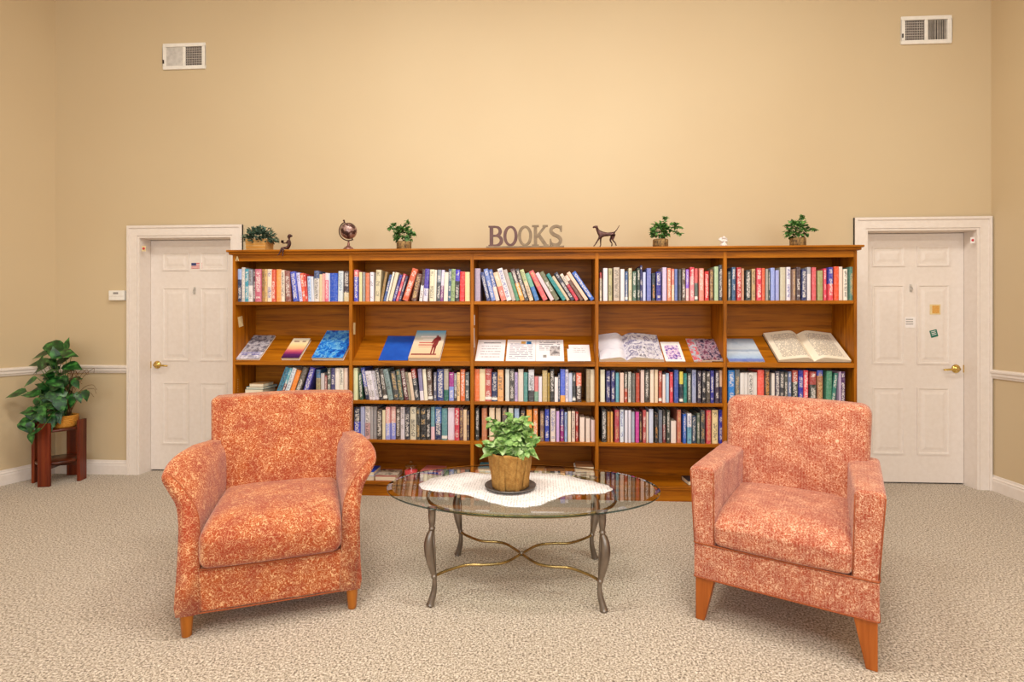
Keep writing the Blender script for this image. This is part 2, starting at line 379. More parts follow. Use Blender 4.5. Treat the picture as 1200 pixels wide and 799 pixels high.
# left wall leaves the corner at a slight angle, then runs on straight
lc = Vector((XL, WALL, 0)); cam0 = ray(831, 377); cam0.z = 0; cam0.normalize(); ldir = -cam0
le = lc + ldir * 2.2; nl = Vector((-ldir.y, ldir.x, 0)); nl = nl if nl.x < 0 else -nl
def slab(mb, a, b, n, th, z0, z1):
    p = [a, b, b + n * th, a + n * th]; vs = [(q.x, q.y, z) for z in (z0, z1) for q in p]
    mb.add(vs, [(0, 1, 2, 3), (4, 5, 6, 7), (0, 1, 5, 4), (1, 2, 6, 5), (2, 3, 7, 6), (3, 0, 4, 7)])
mb = MB(); slab(mb, lc, le, nl, .12, 0, HC); slab(mb, le, Vector((le.x, REAR, 0)), Vector((-1, 0, 0)), .12, 0, HC)
wallbox('wall_left', mb)
wallbox('wall_right', MB().box(XR, XR + .12, REAR, WALL, 0, HC))
wallbox('floor', MB().box(le.x - .3, XR + .3, REAR - .1, WALL + T + .1, -.06, 0), 'carpet')
wallbox('ceiling', MB().box(le.x - .3, XR + .3, REAR - .1, WALL + T, HC, HC + .08), 'ceil')
# rear wall with three windows behind the photographer
mb = MB(); wx = [(-3.4, -1.6), (-.9, .9), (1.6, 3.4)]; wz = (.7, 3.0); last = le.x - .2
for a, b in wx: mb.box(last, a, REAR - .12, REAR, 0, HC); mb.box(a, b, REAR - .12, REAR, 0, wz[0]); mb.box(a, b, REAR - .12, REAR, wz[1], HC); last = b
mb.box(last, XR + .2, REAR - .12, REAR, 0, HC); wallbox('wall_rear', mb)
for i, (a, b) in enumerate(wx):
    m = MB(); z0, z1 = wz
    m.box(a, b, REAR - .1, REAR, z0, z0 + .06).box(a, b, REAR - .1, REAR, z1 - .06, z1).box(a, a + .06, REAR - .1, REAR, z0, z1).box(b - .06, b, REAR - .1, REAR, z0, z1)
    m.box((a + b) / 2 - .02, (a + b) / 2 + .02, REAR - .08, REAR - .02, z0, z1).box(a, b, REAR - .08, REAR - .02, (z0 + z1) / 2 - .02, (z0 + z1) / 2 + .02)
    wallbox('window_%d' % (i + 1), m, 'trim')

# profiles swept along walls: baseboard and chair rail
def moulding(name, a, b, inward, prof):
    m = MB(); rows = []
    for q in (a, b): rows.append([(q.x + inward.x * d, q.y + inward.y * d, z) for d, z in prof])
    m.grid(rows, closed_u=True, smooth=False, cap=True); return wallbox(name, m, 'trim')
BASE = [(0, 0), (.016, 0), (.016, .075), (.012, .088), (.014, .094), (.006, .104), (.004, .118), (0, .12)]
RAIL = [(0, .862), (.012, .866), (.016, .878), (.022, .884), (.022, .902), (.03, .910), (.03, .922), (.018, .930), (0, .932)]
back_in = Vector((0, -1, 0)); W0 = lambda x: Vector((x, WALL, 0))
casL = DL0 - CW; casR = DR1 + CW
moulding('baseboard_back', W0(XL), W0(casL), back_in, BASE)
moulding('baseboard_back_middle', W0(DL1 + CW), W0(DR0 - CW), back_in, BASE)
moulding('baseboard_left', lc, le, -nl, BASE); moulding('baseboard_right', W0(XR), Vector((XR, REAR, 0)), Vector((-1, 0, 0)), BASE)
moulding('trim_1', W0(XL), W0(casL), back_in, RAIL); moulding('trim_2', lc, le, -nl, RAIL)
moulding('trim_3', W0(XR), Vector((XR, REAR, 0)), Vector((-1, 0, 0)), RAIL)

def door(idx, x0, x1, handle_side, cas):
    # casing with a stepped profile, jamb, six panel slab set back in the opening
    m = MB(); Y = WALL; d = .0
    for (o, i, t) in ((0, .085, .018), (.0, .02, .026), (.065, .085, .012)):
        y0 = Y - t; a0 = CW - o; a1 = CW - i
        m.box(x0 - a0, x0 - a1, y0, Y, 0, DOOR_H + a0); m.box(x1 + a1, x1 + a0, y0, Y, 0, DOOR_H + a0); m.box(x0 - a1, x1 + a1, y0, Y, DOOR_H + a1, DOOR_H + a0)
    m.box(x0 + .0005, x0 + .018, Y - .012, Y + T, 0, DOOR_H - .0005); m.box(x1 - .018, x1 - .0005, Y - .012, Y + T, 0, DOOR_H - .0005); m.box(x0 + .018, x1 - .018, Y - .012, Y + T, DOOR_H - .018, DOOR_H - .0005)
    tag(m.build('trim_%d' % (idx + 3), M['trim'], weld=False), kind='structure')
    a, b = x0 + .021, x1 - .021; w = b - a; z0, z1 = .012, DOOR_H - .022; ys = Y + .118
    s = MB(); s.box(a, b, ys, ys + .03, z0, z1)
    st = .105; cs = .095; pw = (w - 2 * st - cs) / 2
    rows = [(.20, .235 + .52), (.235 + .52 + .12, 1.60), (1.60 + .105, z1 - .11)]
    rows = [(.235, .775), (.96, 1.60), (1.745, 1.905)]
    for rz0, rz1 in rows:
        for k in range(2):
            px0 = a + st + k * (pw + cs); px1 = px0 + pw
            # moulded ring around each panel, then the raised field
            ring = lambda q, y: [(px0 + q, y, rz0 + q), (px1 - q, y, rz0 + q), (px1 - q, y, rz1 - q), (px0 + q, y, rz1 - q)]
            s.grid([ring(0, ys), ring(0, ys - .007), ring(.012, ys - .007), ring(.018, ys - .0015), ring(.036, ys - .0015), ring(.058, ys - .006)], closed_u=True, smooth=False)
            s.add(ring(.058, ys - .006), [(0, 1, 2, 3)])
    ob = tag(s.build('door_%d' % idx, M['trim']), kind='structure')
    # lever handle with round rose
    hx = a + .06 if handle_side < 0 else b - .06; hz = .925; dr = -handle_side
    h = MB(); my = Matrix.Translation((hx, ys, hz)) @ Matrix.Rotation(radians(90), 4, 'X')
    h.lathe([(0, .002), (.034, .002), (.034, .006), (.026, .014), (.012, .016), (.011, .042), (0, .042)], 20, mat=my)
    h.tube([(hx, ys - .040, hz), (hx + dr * .02, ys - .046, hz), (hx + dr * .06, ys - .046, hz - .002), (hx + dr * .11, ys - .042, hz - .006), (hx + dr * .118, ys - .036, hz - .006)], [.009, .010, .0085, .008, .006], 8)
    hb = h.build('door_handle', M['brass'], ob)
    lt = MB(); ex = a if handle_side < 0 else b
    lt.box(ex - .004, ex + .004, ys - .003, ys + .01, hz - .03, hz + .03); lt.build('latch', M['brass'], ob)
    kn = MB(); cx = (a + b) / 2
    kn.box(cx - .009, cx + .009, ys - .004, ys, 1.54, 1.60); kn.sphere((cx, ys - .006, 1.585), .006, 10, 6); kn.tube([(cx - .008, ys - .006, 1.58), (cx - .01, ys - .012, 1.555), (cx, ys - .014, 1.545), (cx + .01, ys - .012, 1.555), (cx + .008, ys - .006, 1.58)], .002, 6)
    kn.build('door_knocker', M['steel'], ob)
    gap = MB(); gap.box(x0, x1, ys + .028, ys + .05, 0, DOOR_H); tag(gap.build('wall_behind_door_%d' % idx, M['black']), kind='structure')
    return ys
YD = door(1, DL0, DL1, -1, 0); door(2, DR0, DR1, 1, 0)

def flat_note(name, px0, px1, py0, py1, Y, mat, label, cat, rot=0, th=.0016, extra=None):
    a = on_y(px0, py1, Y); b = on_y(px1, py0, Y); c = (a + b) / 2; w = b.x - a.x; h = b.z - a.z
    o = MB().box(-w / 2, w / 2, -th, 0, -h / 2, h / 2).build(name, mat, loc=(c.x, Y - .0006, c.z), rot=(0, rot, 0))
    if extra: extra(o, w, h, th)
    return tag(o, label, cat)
def flag(o, w, h, th):
    s = MB()
    for k in range(4): s.box(-w / 2, w / 2, -th - .0006, -th, -h / 2 + h * (2 * k) / 7, -h / 2 + h * (2 * k + 1) / 7)
    s.build('red_stripes', M['red'], o); MB().box(-w / 2, -w * .05, -th - .001, -th, 0, h / 2).build('blue_canton', NAVY, o)
NAVY = mottled('navy_print', '#2a3460', '#39447a', 60, .6)
flat_note('flag_sticker', 224.5, 237, 308, 314.5, YD, M['paper'], 'small flag sticker on the upper part of the left white door', 'sticker', extra=flag)
def ink(col, nm): return lambda o, w, h, th: [MB().box(-w * .32, w * .3, -th - .0005, -th, h * (.25 - .22 * k), h * (.33 - .22 * k)).build(nm, col, o) for k in range(3)]
GREY = mottled('grey_ink', '#8a8480', '#a09a94', 60, .7); TEAL = mottled('teal_sticker', '#17624e', '#2c7f68', 300, .6)
OCH = mottled('ochre_print', '#c88c34', '#e2b060', 250, .7)
flat_note('door_notice', 1059, 1072.5, 371.5, 384, YD, M['paper'], 'small white notice with grey print on the right white door', 'notice', extra=ink(GREY, 'printed_line'))
flat_note('door_sticker', 1089.5, 1102, 356.5, 368.5, YD - .006, M['note'], 'small ochre and cream square sticker on right door above the teal one', 'sticker',
          extra=lambda o, w, h, th: MB().box(-w * .28, w * .38, -th - .0006, -th, -h * .38, h * .38).build('ochre_picture', OCH, o))
flat_note('door_sticker', 1090, 1098.5, 386.5, 395, YD - .006, TEAL, 'small tilted dark teal sticker on the right white door', 'sticker', rot=-.25,
          extra=lambda o, w, h, th: ink(M['paper'], 'white_print')(o, w, h, th))
def amber(o, w, h, th):
    MB().lathe([(0, 0), (w * .3, 0), (w * .3, .003), (0, .004)], 12, mat=Matrix.Rotation(radians(90), 4, 'X') @ Matrix.Translation((0, 0, th))).build('red_emblem', M['red'], o)
flat_note('jamb_label', 166.5, 171, 288, 294.5, WALL - .0125, M['note'], 'tiny tag with red mark at the top of left door frame', 'tag', extra=amber)
flat_note('jamb_label', 1137, 1142, 278, 285, WALL - .0125, M['paper'], 'tiny tag with red mark at the top of right door frame', 'tag', extra=amber)
# thermostat
a = on_y(130.5, 352, WALL); b = on_y(148.5, 340.5, WALL)
th = empty('thermostat', ((a.x + b.x) / 2, WALL, a.z), 0, 'white wall thermostat to the left of the left door', 'thermostat')
w = b.x - a.x; h = b.z - a.z
MB().box(-w / 2, w / 2, -.03, 0, 0, h).build('housing', M['white'], th, bevel=.004)
MB().box(-w * .2, w * .12, -.0312, -.029, h * .62, h * .82).build('display_window', GREY, th)
MB().box(-w * .46, w * .46, -.0325, -.029, h * .40, h * .43).build('cover_seam', M['louver'], th)
# air vents
def vent(px0, px1, py0, py1, dark_left, label):
    a = on_y(px0, py1, WALL); b = on_y(px1, py0, WALL); w = b.x - a.x; h = b.z - a.z
    r = empty('air_vent', ((a.x + b.x) / 2, WALL, a.z), 0, label, 'air vent', 'wall air vents'); x0, x1 = -w / 2, w / 2; e = .03
    MB().box(x0, x1, -.014, 0, 0, e).box(x0, x1, -.014, 0, h - e, h).box(x0, x0 + e, -.014, 0, e, h - e).box(x1 - e, x1, -.014, 0, e, h - e).box(-.012, .012, -.012, 0, e, h - e).build('frame', M['white'], r, bevel=.003)
    MB().box(x0 + e, x1 - e, -.001, 0, e, h - e).build('duct_opening', M['duct'], r)
    dx = (x0 + e, -.012) if dark_left else (.012, x1 - e); lx = (.012, x1 - e) if dark_left else (x0 + e, -.012)
    g = MB(); n = 12
    for k in range(1, n): x = dx[0] + (dx[1] - dx[0]) * k / n; g.box(x - .0012, x + .0012, -.008, -.004, e, h - e)
    for k in range(1, 8): z = e + (h - 2 * e) * k / 8; g.box(dx[0], dx[1], -.010, -.006, z - .0016, z + .0016)
    g.build('grille', M['louver'], r)
    g = MB(); n = 8 if not dark_left else 11
    for k in range(n):
        x = lx[0] + (lx[1] - lx[0]) * (k + .5) / n; q = (lx[1] - lx[0]) / n * .46
        g.add([(x - q, -.011, e), (x + q, -.004, e), (x + q, -.004, h - e), (x - q, -.011, h - e)], [(0, 1, 2, 3)])
    o = g.build('louver', M['steel'], r); sm = o.modifiers.new('t', 'SOLIDIFY'); sm.thickness = .0015
    MB().box(x0 + .004, x0 + .012, -.02, -.012, e + .02, e + .05).build('lever', M['duct'], r)
vent(192, 241.5, 50.5, 82.5, False, 'white air vent high above the left door, dark grille on its right half')
vent(1055, 1114, 18.5, 53, True, 'white air vent high above the right door, dark grille on its left half')

# ------------------------------------------------------------------ bookcase
BX0, BX1 = X_at(272.5, CASE), X_at(1004.5, CASE); PW = (BX1 - BX0) / 5
ZT = 1.84; SH = [.109, .419, .712]; S1 = 1.452; LIP = 1.007
bc = empty('bookcase', ((BX0 + BX1) / 2, CASE, 0), 0, 'long cherry-stained wooden bookcase with five bays against the back wall', 'bookcase')
ox = (BX0 + BX1) / 2; L = lambda x: x - ox
DP = .30
m = MB(); m.box(L(BX0) - .032, L(BX1) + .032, -.034, DP, ZT - .016, ZT)
m.box(L(BX0) - .02, L(BX1) + .02, -.02, DP, ZT - .034, ZT - .016); m.build('top_board', M['case_x'], bc, bevel=.004)
divs = []
for k in range(6):
    x = BX0 + PW * k; w = .012 if 0 < k < 5 else .01
    xa, xb = (x - .0125, x + .0125) if 0 < k < 5 else ((x, x + .021) if k == 0 else (x - .021, x))
    divs.append((xa, xb))
    MB().box(L(xa), L(xb), 0, DP, 0, ZT - .034).build('side_panel' if k in (0, 5) else 'divider', M['case_z'], bc, bevel=.0015, bseg=1)
BAY = [(divs[k][1], divs[k + 1][0]) for k in range(5)]
MB().box(L(BX0) + .02, L(BX1) - .02, DP - .012, DP - .004, .08, ZT - .036).build('back_panel', M['case_x'], bc)
for (x0, x1) in BAY:
    a, b = L(x0), L(x1)
    MB().box(a, b, .002, .020, ZT - .082, ZT - .034).build('top_rail', M['case_x'], bc)
    MB().box(a, b, .01, DP - .012, ZT - .05, ZT - .036).build('underside_board', M['case_x'], bc)
    for z in [S1] + SH[1:]: MB().box(a, b, .002, DP - .012, z - .024, z).build('shelf', M['case_x'], bc, bevel=.003)
    MB().box(a, b, .002, DP - .012, SH[0] - .024, SH[0]).build('bottom_shelf', M['case_x'], bc, bevel=.003)
    MB().box(a, b, .012, .030, 0, SH[0] - .024).build('plinth', M['case_x'], bc)
    m = MB(); m.box(a, b, -.004, .016, LIP - .034, LIP); m.box(a, b, .016, DP - .012, LIP - .034, LIP - .018)
    m.build('ledge', M['case_x'], bc, bevel=.004)
    m = MB(); m.add([(a, .014, .990), (b, .014, .990), (b, DP - .014, 1.176), (a, DP - .014, 1.176), (a, .006, 1.002), (b, .006, 1.002), (b, DP - .022, 1.19), (a, DP - .022, 1.19)],
                    [(0, 1, 2, 3), (4, 5, 6, 7), (0, 1, 5, 4), (1, 2, 6, 5), (2, 3, 7, 6), (3, 0, 4, 7)]); m.build('slanted_display_board', M['case_x'], bc)
    pins = MB()
    for zz in range(6):
        for yy in (.035,):
            pins.sphere((a + .0005, yy, .60 + .02 + zz * .018 + (.75 - .60)), .0022, 6, 4)
    pins.build('shelf_pin_holes', M['note'], bc)
# letter and papers stuck to the bookcase
am = MB(); pz = on_y(278, 303, CASE)
for q in (-1, 1): am.prism([(q * .013, -.017), (q * .013 - q * .007, -.017), (-q * .0005, .018), (q * .004, .018)], -.003, 0)
am.box(-.008, .008, -.003, 0, -.007, -.002)
tag(am.build('letter_sticker', M['note'], loc=(pz.x, CASE + .0015, pz.z)), 'small cream letter A stuck at the top left corner of bookcase', 'letter')
def side_note(k, py0, py1, y0, y1, mat, label, tilt=0):
    x = divs[k][1] + .0006; a = CAMZ - (py1 - HY) / FOC * 3.95; b = CAMZ - (py0 - HY) / FOC * 3.95
    h = b - a; w = y1 - y0
    o = MB().box(0, .0012, -w / 2, w / 2, -h / 2, h / 2).build('paper_note', mat, loc=(x, CASE + (y0 + y1) / 2, (a + b) / 2), rot=(tilt, 0, 0)); tag(o, label, 'note')
side_note(0, 370.5, 383, .04, .10, M['note'], "tilted cream note taped inside bookcase's far left side panel", .2)
side_note(1, 378, 392, .02, .06, M['note'], 'narrow cream note taped inside the first divider of the bookcase')
side_note(2, 369, 381, .012, .05, M['paper'], 'upper white note taped inside the second divider of the bookcase')
side_note(2, 384, 407, .006, .03, M['paper'], 'lower white note taped inside the second divider of the bookcase')

# ------------------------------------------------------------------ upright books
ORD = 'zero first second third fourth fifth sixth seventh eighth ninth tenth eleventh twelfth thirteenth fourteenth fifteenth sixteenth seventeenth eighteenth nineteenth twentieth twenty-first twenty-second twenty-third twenty-fourth twenty-fifth twenty-sixth twenty-seventh twenty-eighth twenty-ninth thirtieth thirty-first thirty-second thirty-third'.split()
NAMES = {'black': (28, 26, 28), 'charcoal': (66, 66, 72), 'grey': (140, 140, 145), 'pale grey': (196, 196, 200), 'white': (236, 230, 232), 'cream': (236, 218, 190),
         'beige': (205, 190, 158), 'tan': (190, 145, 80), 'brown': (100, 64, 44), 'maroon': (105, 32, 45), 'red': (205, 36, 44), 'coral': (232, 100, 80), 'pink': (232, 170, 172),
         'rose': (200, 90, 110), 'orange': (238, 140, 50), 'yellow': (222, 200, 90), 'olive': (150, 148, 92), 'green': (70, 130, 90), 'dark green': (36, 62, 52),
         'teal': (60, 140, 150), 'navy': (34, 36, 92), 'blue': (44, 84, 184), 'steel blue': (90, 110, 155), 'light blue': (165, 192, 228), 'lavender': (200, 190, 228), 'purple': (120, 40, 140),
         'violet': (72, 56, 170), 'magenta': (205, 60, 150)}
def cname(hx):
    hx = hx if len(hx) == 6 else ''.join(a + a for a in hx); c = [int(hx[i:i+2], 16) for i in (0, 2, 4)]
    return min(NAMES, key=lambda k: sum((a - b) ** 2 for a, b in zip(NAMES[k], c)))
# each entry: left,right of the foot, top, shift of the top, colours low/high@split, ink, T for a white label
SEC = {
('t', 0): (265, 280, 7.99, '''95 130 280 0 223058/98b0e0@.68 e;130 166 265 -3 ccc4be e;168 207 280 -2 3898b0 e;208 246 285 0 e0dcdc/8c909c@.5 5;248 266 285 0 5c3438 e;268 328 282 0 c8607a e;330 356 282 0 a87838 3;358 378 282 0 ddb878 5;379 425 282 0 f2dcc4 4;427 460 286 0 d8583c e;462 510 282 0 f0a04c -;512 546 292 0 ecdcc8 3;548 598 300 -14 8c5048 e;600 650 308 -32 3c50c4 e;652 688 318 -34 d2ccf0 5;690 725 322 -28 f06440 e;727 749 326 -26 cc3028 e;751 780 350 -10 b4ccee 4;782 808 352 -10 d4d8e4 -;810 856 298 0 dcd4cc/4c6090@.75 3;860 894 330 0 dccca4 -;896 918 325 0 e8a8a0 -;920 950 318 0 e26484/f0d4d8@.75 e;952 965 320 0 c8d8f0 -;966 1042 320 0 0f4cc0 -;1044 1090 302 6 d2dce0 8;1092 1140 300 0 dccca0/443034@.3 e'''),
('t', 1): (405, 280, 7.99, '''75 118 290 0 3c40c0/e07078@.78 e;120 152 310 0 e8d8a0 -;155 182 312 0 989898 -;183 222 318 0 d87850 -;224 262 312 5 e8e4f0 3;265 318 290 14 d8cca8 5;320 345 310 50 9a7840 -;347 372 337 62 48609c e;374 393 312 68 ece4dc -;395 432 318 70 e4d8bc -;434 462 340 72 403898 e;464 490 330 76 e05868 e;492 512 350 74 4a4468 e;515 578 285 100 d86038 e;580 636 330 56 6a4030 d;638 672 285 32 e8e0e0/5c3c34@.5 3;675 720 282 22 e8e0f0/5038ac@.4 4;722 772 286 6 e8e0c0 5;774 796 290 8 e8e4d8 -;798 838 288 12 444a50/8c94a0@.6 e;840 870 290 16 803084/d8d0f0@.5 e;872 917 312 9 f0e4d4 -;920 952 282 10 405c78 e;955 995 282 10 98b078 3;1000 1046 288 9 202024/4838c4@.64 e;1048 1102 305 6 e03034 -;1108 1160 310 0 f0d8a0 -'''),
('t', 2): (550, 280, 7.99, '''48 102 275 -3 b0a0b8 -;150 186 315 -62 3c4880 e;190 234 285 -76 7088cc e;236 273 290 -72 f0d0c8/5068b0@.45 e;276 328 318 -80 e88070/e8c8a8@.5 e;336 388 282 -92 f0e8e8 4;391 428 292 -86 c0b0a8 3;430 463 320 -80 50906c -;470 514 285 -96 f0a040/503034@.55 e;516 556 285 -94 403838 e;560 600 292 -94 e4c8a8/c0c890@.6 5;604 648 325 -96 3c78b8/70b098@.5 -;670 722 308 -136 e06064 d;735 776 325 -146 e8c8d0 -;790 842 318 -152 707050 e;862 903 335 -156 108888 -;906 940 355 -146 d8c0a0 -;943 985 325 -162 303048 e;988 1022 335 -150 d83048/f0e0d0@.6 3;1030 1066 350 -148 704c40/f0d0c0@.8 -;1072 1112 320 -172 f0c8b0 -;1124 1172 318 -178 3068c8 e'''),
('t', 3): (695, 280, 7.26, '''55 74 285 0 e8d8c0/c04840@.8 3;80 124 248 0 e6e0e8 -;126 162 250 0 b8b080 5;165 226 242 0 c8b8a8 5;228 269 255 0 e6e2e6 -;271 297 275 0 4a6898 e T;299 331 248 0 d8d0b0 5;333 370 275 0 50705c e;372 398 250 0 284038 e;400 420 225 0 34346c e;422 450 282 0 c8d0f6 -;452 495 248 0 7078c0 -;497 528 290 0 202838 9;530 581 278 0 2c2890 e;584 626 242 0 d0c0e0 -;628 663 248 0 f08c68 e;665 690 255 0 f0c8a0/e08070@.5 e;692 722 255 0 6c80c0 -;724 749 258 0 505058 -;751 786 250 0 604838 e;788 818 258 0 eec0c0/9868e0@.4 e;820 862 240 0 f08c94/e03850@.72 e;864 893 250 0 586860/e06060@.55 - T;897 943 250 0 f09080 e;945 986 275 3 d02018 e;989 1024 258 3 70401c d;1027 1066 235 3 b0c8a0 -;1069 1106 220 2 303844 e'''),
('t', 4): (845, 280, 7.26, '''60 86 275 0 505c60 e;88 126 240 0 305880 e;128 172 242 0 c01828 e;173 200 250 0 c89070 -;203 254 265 0 202828 e;256 291 255 0 c0a070 3;294 345 248 0 d83048 e;346 376 248 0 f06038 -;378 402 255 0 a0a098 -;404 418 265 0 203c3c e;420 460 245 0 98a8e8 -;462 496 265 0 a0a8e0 -;500 555 240 0 c8c0a8 -;557 599 238 0 e8e0e8 4;601 632 258 0 907060 d;634 673 240 0 503c40 e;676 726 258 0 102060 e;728 765 240 0 e0d8d8/b0b0b8@.8 -;767 808 242 0 d85860 -;815 872 268 0 a0a068 -;876 903 250 0 e83858 e;905 951 242 0 e04858/3838a8@.5 e;954 1001 235 0 f05020 -;1003 1040 235 0 f0d8c8 -;1042 1083 255 0 f0e8d8 3;1085 1124 238 0 508070 d'''),
('m', 0): (265, 370, 7.99, '''442 490 490 114 3080a0 2;493 518 492 108 702838/60a8b8@.5 e;522 562 495 104 e0e8f0 8;566 612 515 92 f08820 -;616 664 490 108 605850 e;690 742 490 92 4038ac e;835 875 505 0 a89870/3a6a98@.72 5;878 913 540 0 c8c0c0 -;915 938 560 0 8c2024 e;940 974 490 0 505850 e T;976 1013 490 0 403c78 e;1015 1058 492 0 f0e8e0 -;1060 1098 490 0 e8e0d0 3;1100 1134 490 0 f0d8c8 -'''),
('m', 1): (405, 370, 7.99, '''57 96 490 -2 dfe6b8 -;108 140 540 -16 205034 e;158 196 490 -52 1c2850/3c4cb0@.4 e;200 230 520 -48 e4dee8 5;231 262 520 -48 e0dae4 5;263 294 520 -48 e2dce6 5;297 336 495 -48 302c34 e;340 381 500 -46 504840 e T;400 446 503 -56 809898 3;450 498 525 -40 484848 d;500 540 507 -36 506050 d;545 588 500 -44 602028 e;590 614 530 -40 908870 3;616 648 535 -38 e0c8b0 -;650 691 500 -42 303038/983028@.7 e;695 731 500 -26 e8e0e8/8880a8@.3 -;735 768 503 -22 f0e8d0 -;770 815 500 -14 5a4030 e T;824 850 530 -2 606078 e;852 916 500 0 2c3c80 e;920 962 498 0 206858/b0a898@.35 -;965 1011 530 0 8898e0/a02888@.5 e;1013 1040 540 0 302c30/8c8c90@.4 e;1043 1070 530 0 f0c890 3;1072 1116 503 0 e07030 e;1119 1156 530 0 505858 e'''),
('m', 2): (550, 370, 7.99, '''38 85 500 0 f07838 -;87 143 500 0 f0dcb0 -;145 206 498 0 c05048 e T;208 261 530 0 182858 e T;263 318 505 0 f0b070 3;335 374 503 0 d8d8d0 -;376 421 500 0 484440 e;423 452 530 0 c8b0d8 4;455 506 500 0 e0d4c8 -;508 546 530 0 50908c -;552 606 505 0 404448/d8d8e0@.35 3;608 646 570 0 80a890/d87878@.4 -;648 680 570 0 e8e4f0 -;682 730 512 0 c8b078 -;732 753 535 0 a08430 -;755 794 503 0 282420 e;797 830 575 0 f0e8e8 -;832 849 540 0 203860 e;851 897 500 0 f0a850/5068d8@.2 -;899 927 503 0 e8e0e8 4;929 964 535 0 c8d0e8 -;966 995 535 0 303438 e T;998 1050 535 0 382020/e06848@.55 e;1095 1128 500 0 a08c6c -;1130 1174 503 0 e8d8b8 -'''),
('m', 3): (695, 370, 7.26, '''55 102 460 0 e8e4c8 -;105 146 468 0 282468 e;149 187 468 0 282470 e;190 221 485 0 60a8b8 -;223 261 485 0 e8c8b8 -;263 294 480 0 b04020/605848@.45 e;296 326 478 0 d0d0c8 3;328 358 490 0 686860 -;360 398 488 0 b84020 -;400 436 462 0 e0c8c0 -;438 479 465 0 3c3830 e;481 519 460 0 f0dcc8 -;521 553 460 0 e8d0b0 -;555 586 470 0 b04830 e T;588 617 500 0 f0dcd8 -;619 649 490 0 a8c8e8 -;651 683 482 0 d83848 e;685 728 462 0 3050a8 -;730 765 475 0 182838/d8c848@.6 - T;767 801 490 0 108078 -;803 836 490 0 586058 e;840 881 462 0 a0a8c8 4;884 920 470 0 302440 e;922 956 470 0 201c28 e;958 996 475 0 504840 e;998 1033 468 0 2c2c98 e;1035 1072 470 0 403048 e;1075 1112 465 0 302450/e0b898@.5 -'''),
('m', 4): (845, 370, 7.26, '''62 119 465 0 0880d8 e;121 160 460 0 606468 d;163 199 485 0 e2dedc -;200 231 485 0 dedad8 -;233 274 485 0 e2dcd8 3;276 312 485 0 deDAD6 -;315 373 462 0 f05848 -;376 419 462 0 503020 9;434 459 490 0 e8e0d8 -;464 502 472 0 504858 e;504 541 478 0 303038 e;545 571 485 0 505048 e;573 600 475 0 6878a0 e;612 663 465 0 283028/b84030@.65 e;665 706 465 0 1018a0 e;708 749 465 0 e83850 e;754 809 475 0 283028/a03028@.6 e;820 871 465 0 a06840/4858c0@.84 d;890 938 470 6 408868 -;940 974 490 26 207868 e;1003 1017 475 0 c8b0d0 -;1019 1056 475 0 481058 e'''),
('l', 1): (405, 460, 7.26, '''68 125 125 0 2838c0/202848@.55 e;127 160 120 0 a8b0d8 -;162 203 120 0 d8a8a8/e8e0e0@.5 3;206 232 122 0 a8a4a8 -;234 262 122 0 9c989c -;264 310 145 0 302018 e;312 338 150 0 e8dcb8 -;340 379 122 0 98a0e8/e0a0a0@.5 e;381 422 122 0 8890e0/e0a8a0@.5 e;425 463 127 0 483428 e;465 500 125 0 d8d0d8 5;502 542 125 0 282838 e;545 598 125 0 d8d0b8 3;600 632 130 0 383830 d;634 684 135 0 202020 d;686 720 130 0 181818 e;722 754 125 0 e8c0c8/70a0a8@.4 -;756 813 125 0 182858/3868a8@.5 e;815 862 135 0 5a9098 - T;865 924 132 0 e8d8e8 -;926 967 132 0 c83048 e;969 999 132 0 583038 d;1001 1030 145 0 e8c8a0 -;1032 1050 160 0 504048 d'''),
('l', 2): (550, 460, 7.99, '''50 88 150 0 303028 e;105 161 150 0 c07850 -;175 234 145 0 e8d0b0 -;236 291 150 0 d8c0a0 -;298 350 150 0 605048 d;358 410 145 0 c8c8b8 -;412 465 150 0 98b0d0 -;470 520 175 0 383038 d;525 586 160 0 e89838 -;589 640 155 0 e08028 e;655 698 180 0 806058 d;700 747 155 0 2038a8 e;750 805 150 0 e0d0c8 4;808 842 175 0 d0a8e0 -;845 885 160 0 981878/301888@.5 e;888 915 185 0 98b0e0 3;918 951 175 0 f0e0c8 -;953 989 175 0 e8d0c0 3;992 1020 180 0 b02818 e;1025 1080 235 0 f0dcd0 -;1083 1130 245 0 e8d4c8 -;1133 1178 260 0 e8d0d0 -'''),
('l', 3): (695, 460, 7.26, '''65 115 145 0 181818 e;118 145 165 0 b87818 -;147 168 165 0 e0a850 -;178 222 148 0 b03848 d;225 262 148 0 e0e8f0 4;265 294 150 0 e0dce8 -;296 323 150 0 dcd6e4 -;326 355 165 0 a8b0c0 -;357 393 165 0 c83898 -;395 417 170 0 402018 d;419 450 150 0 b84848 e;452 469 165 0 e8d8c8 -;471 513 142 0 d0d8f0 -;520 553 175 0 282020 9;555 590 150 0 707888 -;592 620 150 0 802028/403830@.55 e;622 653 152 0 384038 e;656 710 245 0 f0e0d8 -;713 752 148 0 c87058 d;762 793 185 0 2060c8 e;795 837 178 0 70b0c8/e8e8f0@.55 4;839 879 200 0 204060 e;881 907 175 0 607060 e;909 951 150 0 404448 d;955 1002 150 0 d04050 d;1005 1066 150 0 f0dca8 5;1068 1110 148 0 1820a8 e'''),
}
INK = {'e': 'f0e8e0', '3': '302c30', '4': '3448a0', '5': '6c6050', '8': '68809c', '2': '12283c', 'd': 'd8b478', '9': 'e8a040', '-': 'ffffff'}
SHNAME = {'t': 'top shelf', 'm': 'middle shelf', 'l': 'lower shelf'}
BAYNAME = ['far left bay', 'second bay', 'center bay', 'fourth bay', 'far right bay']
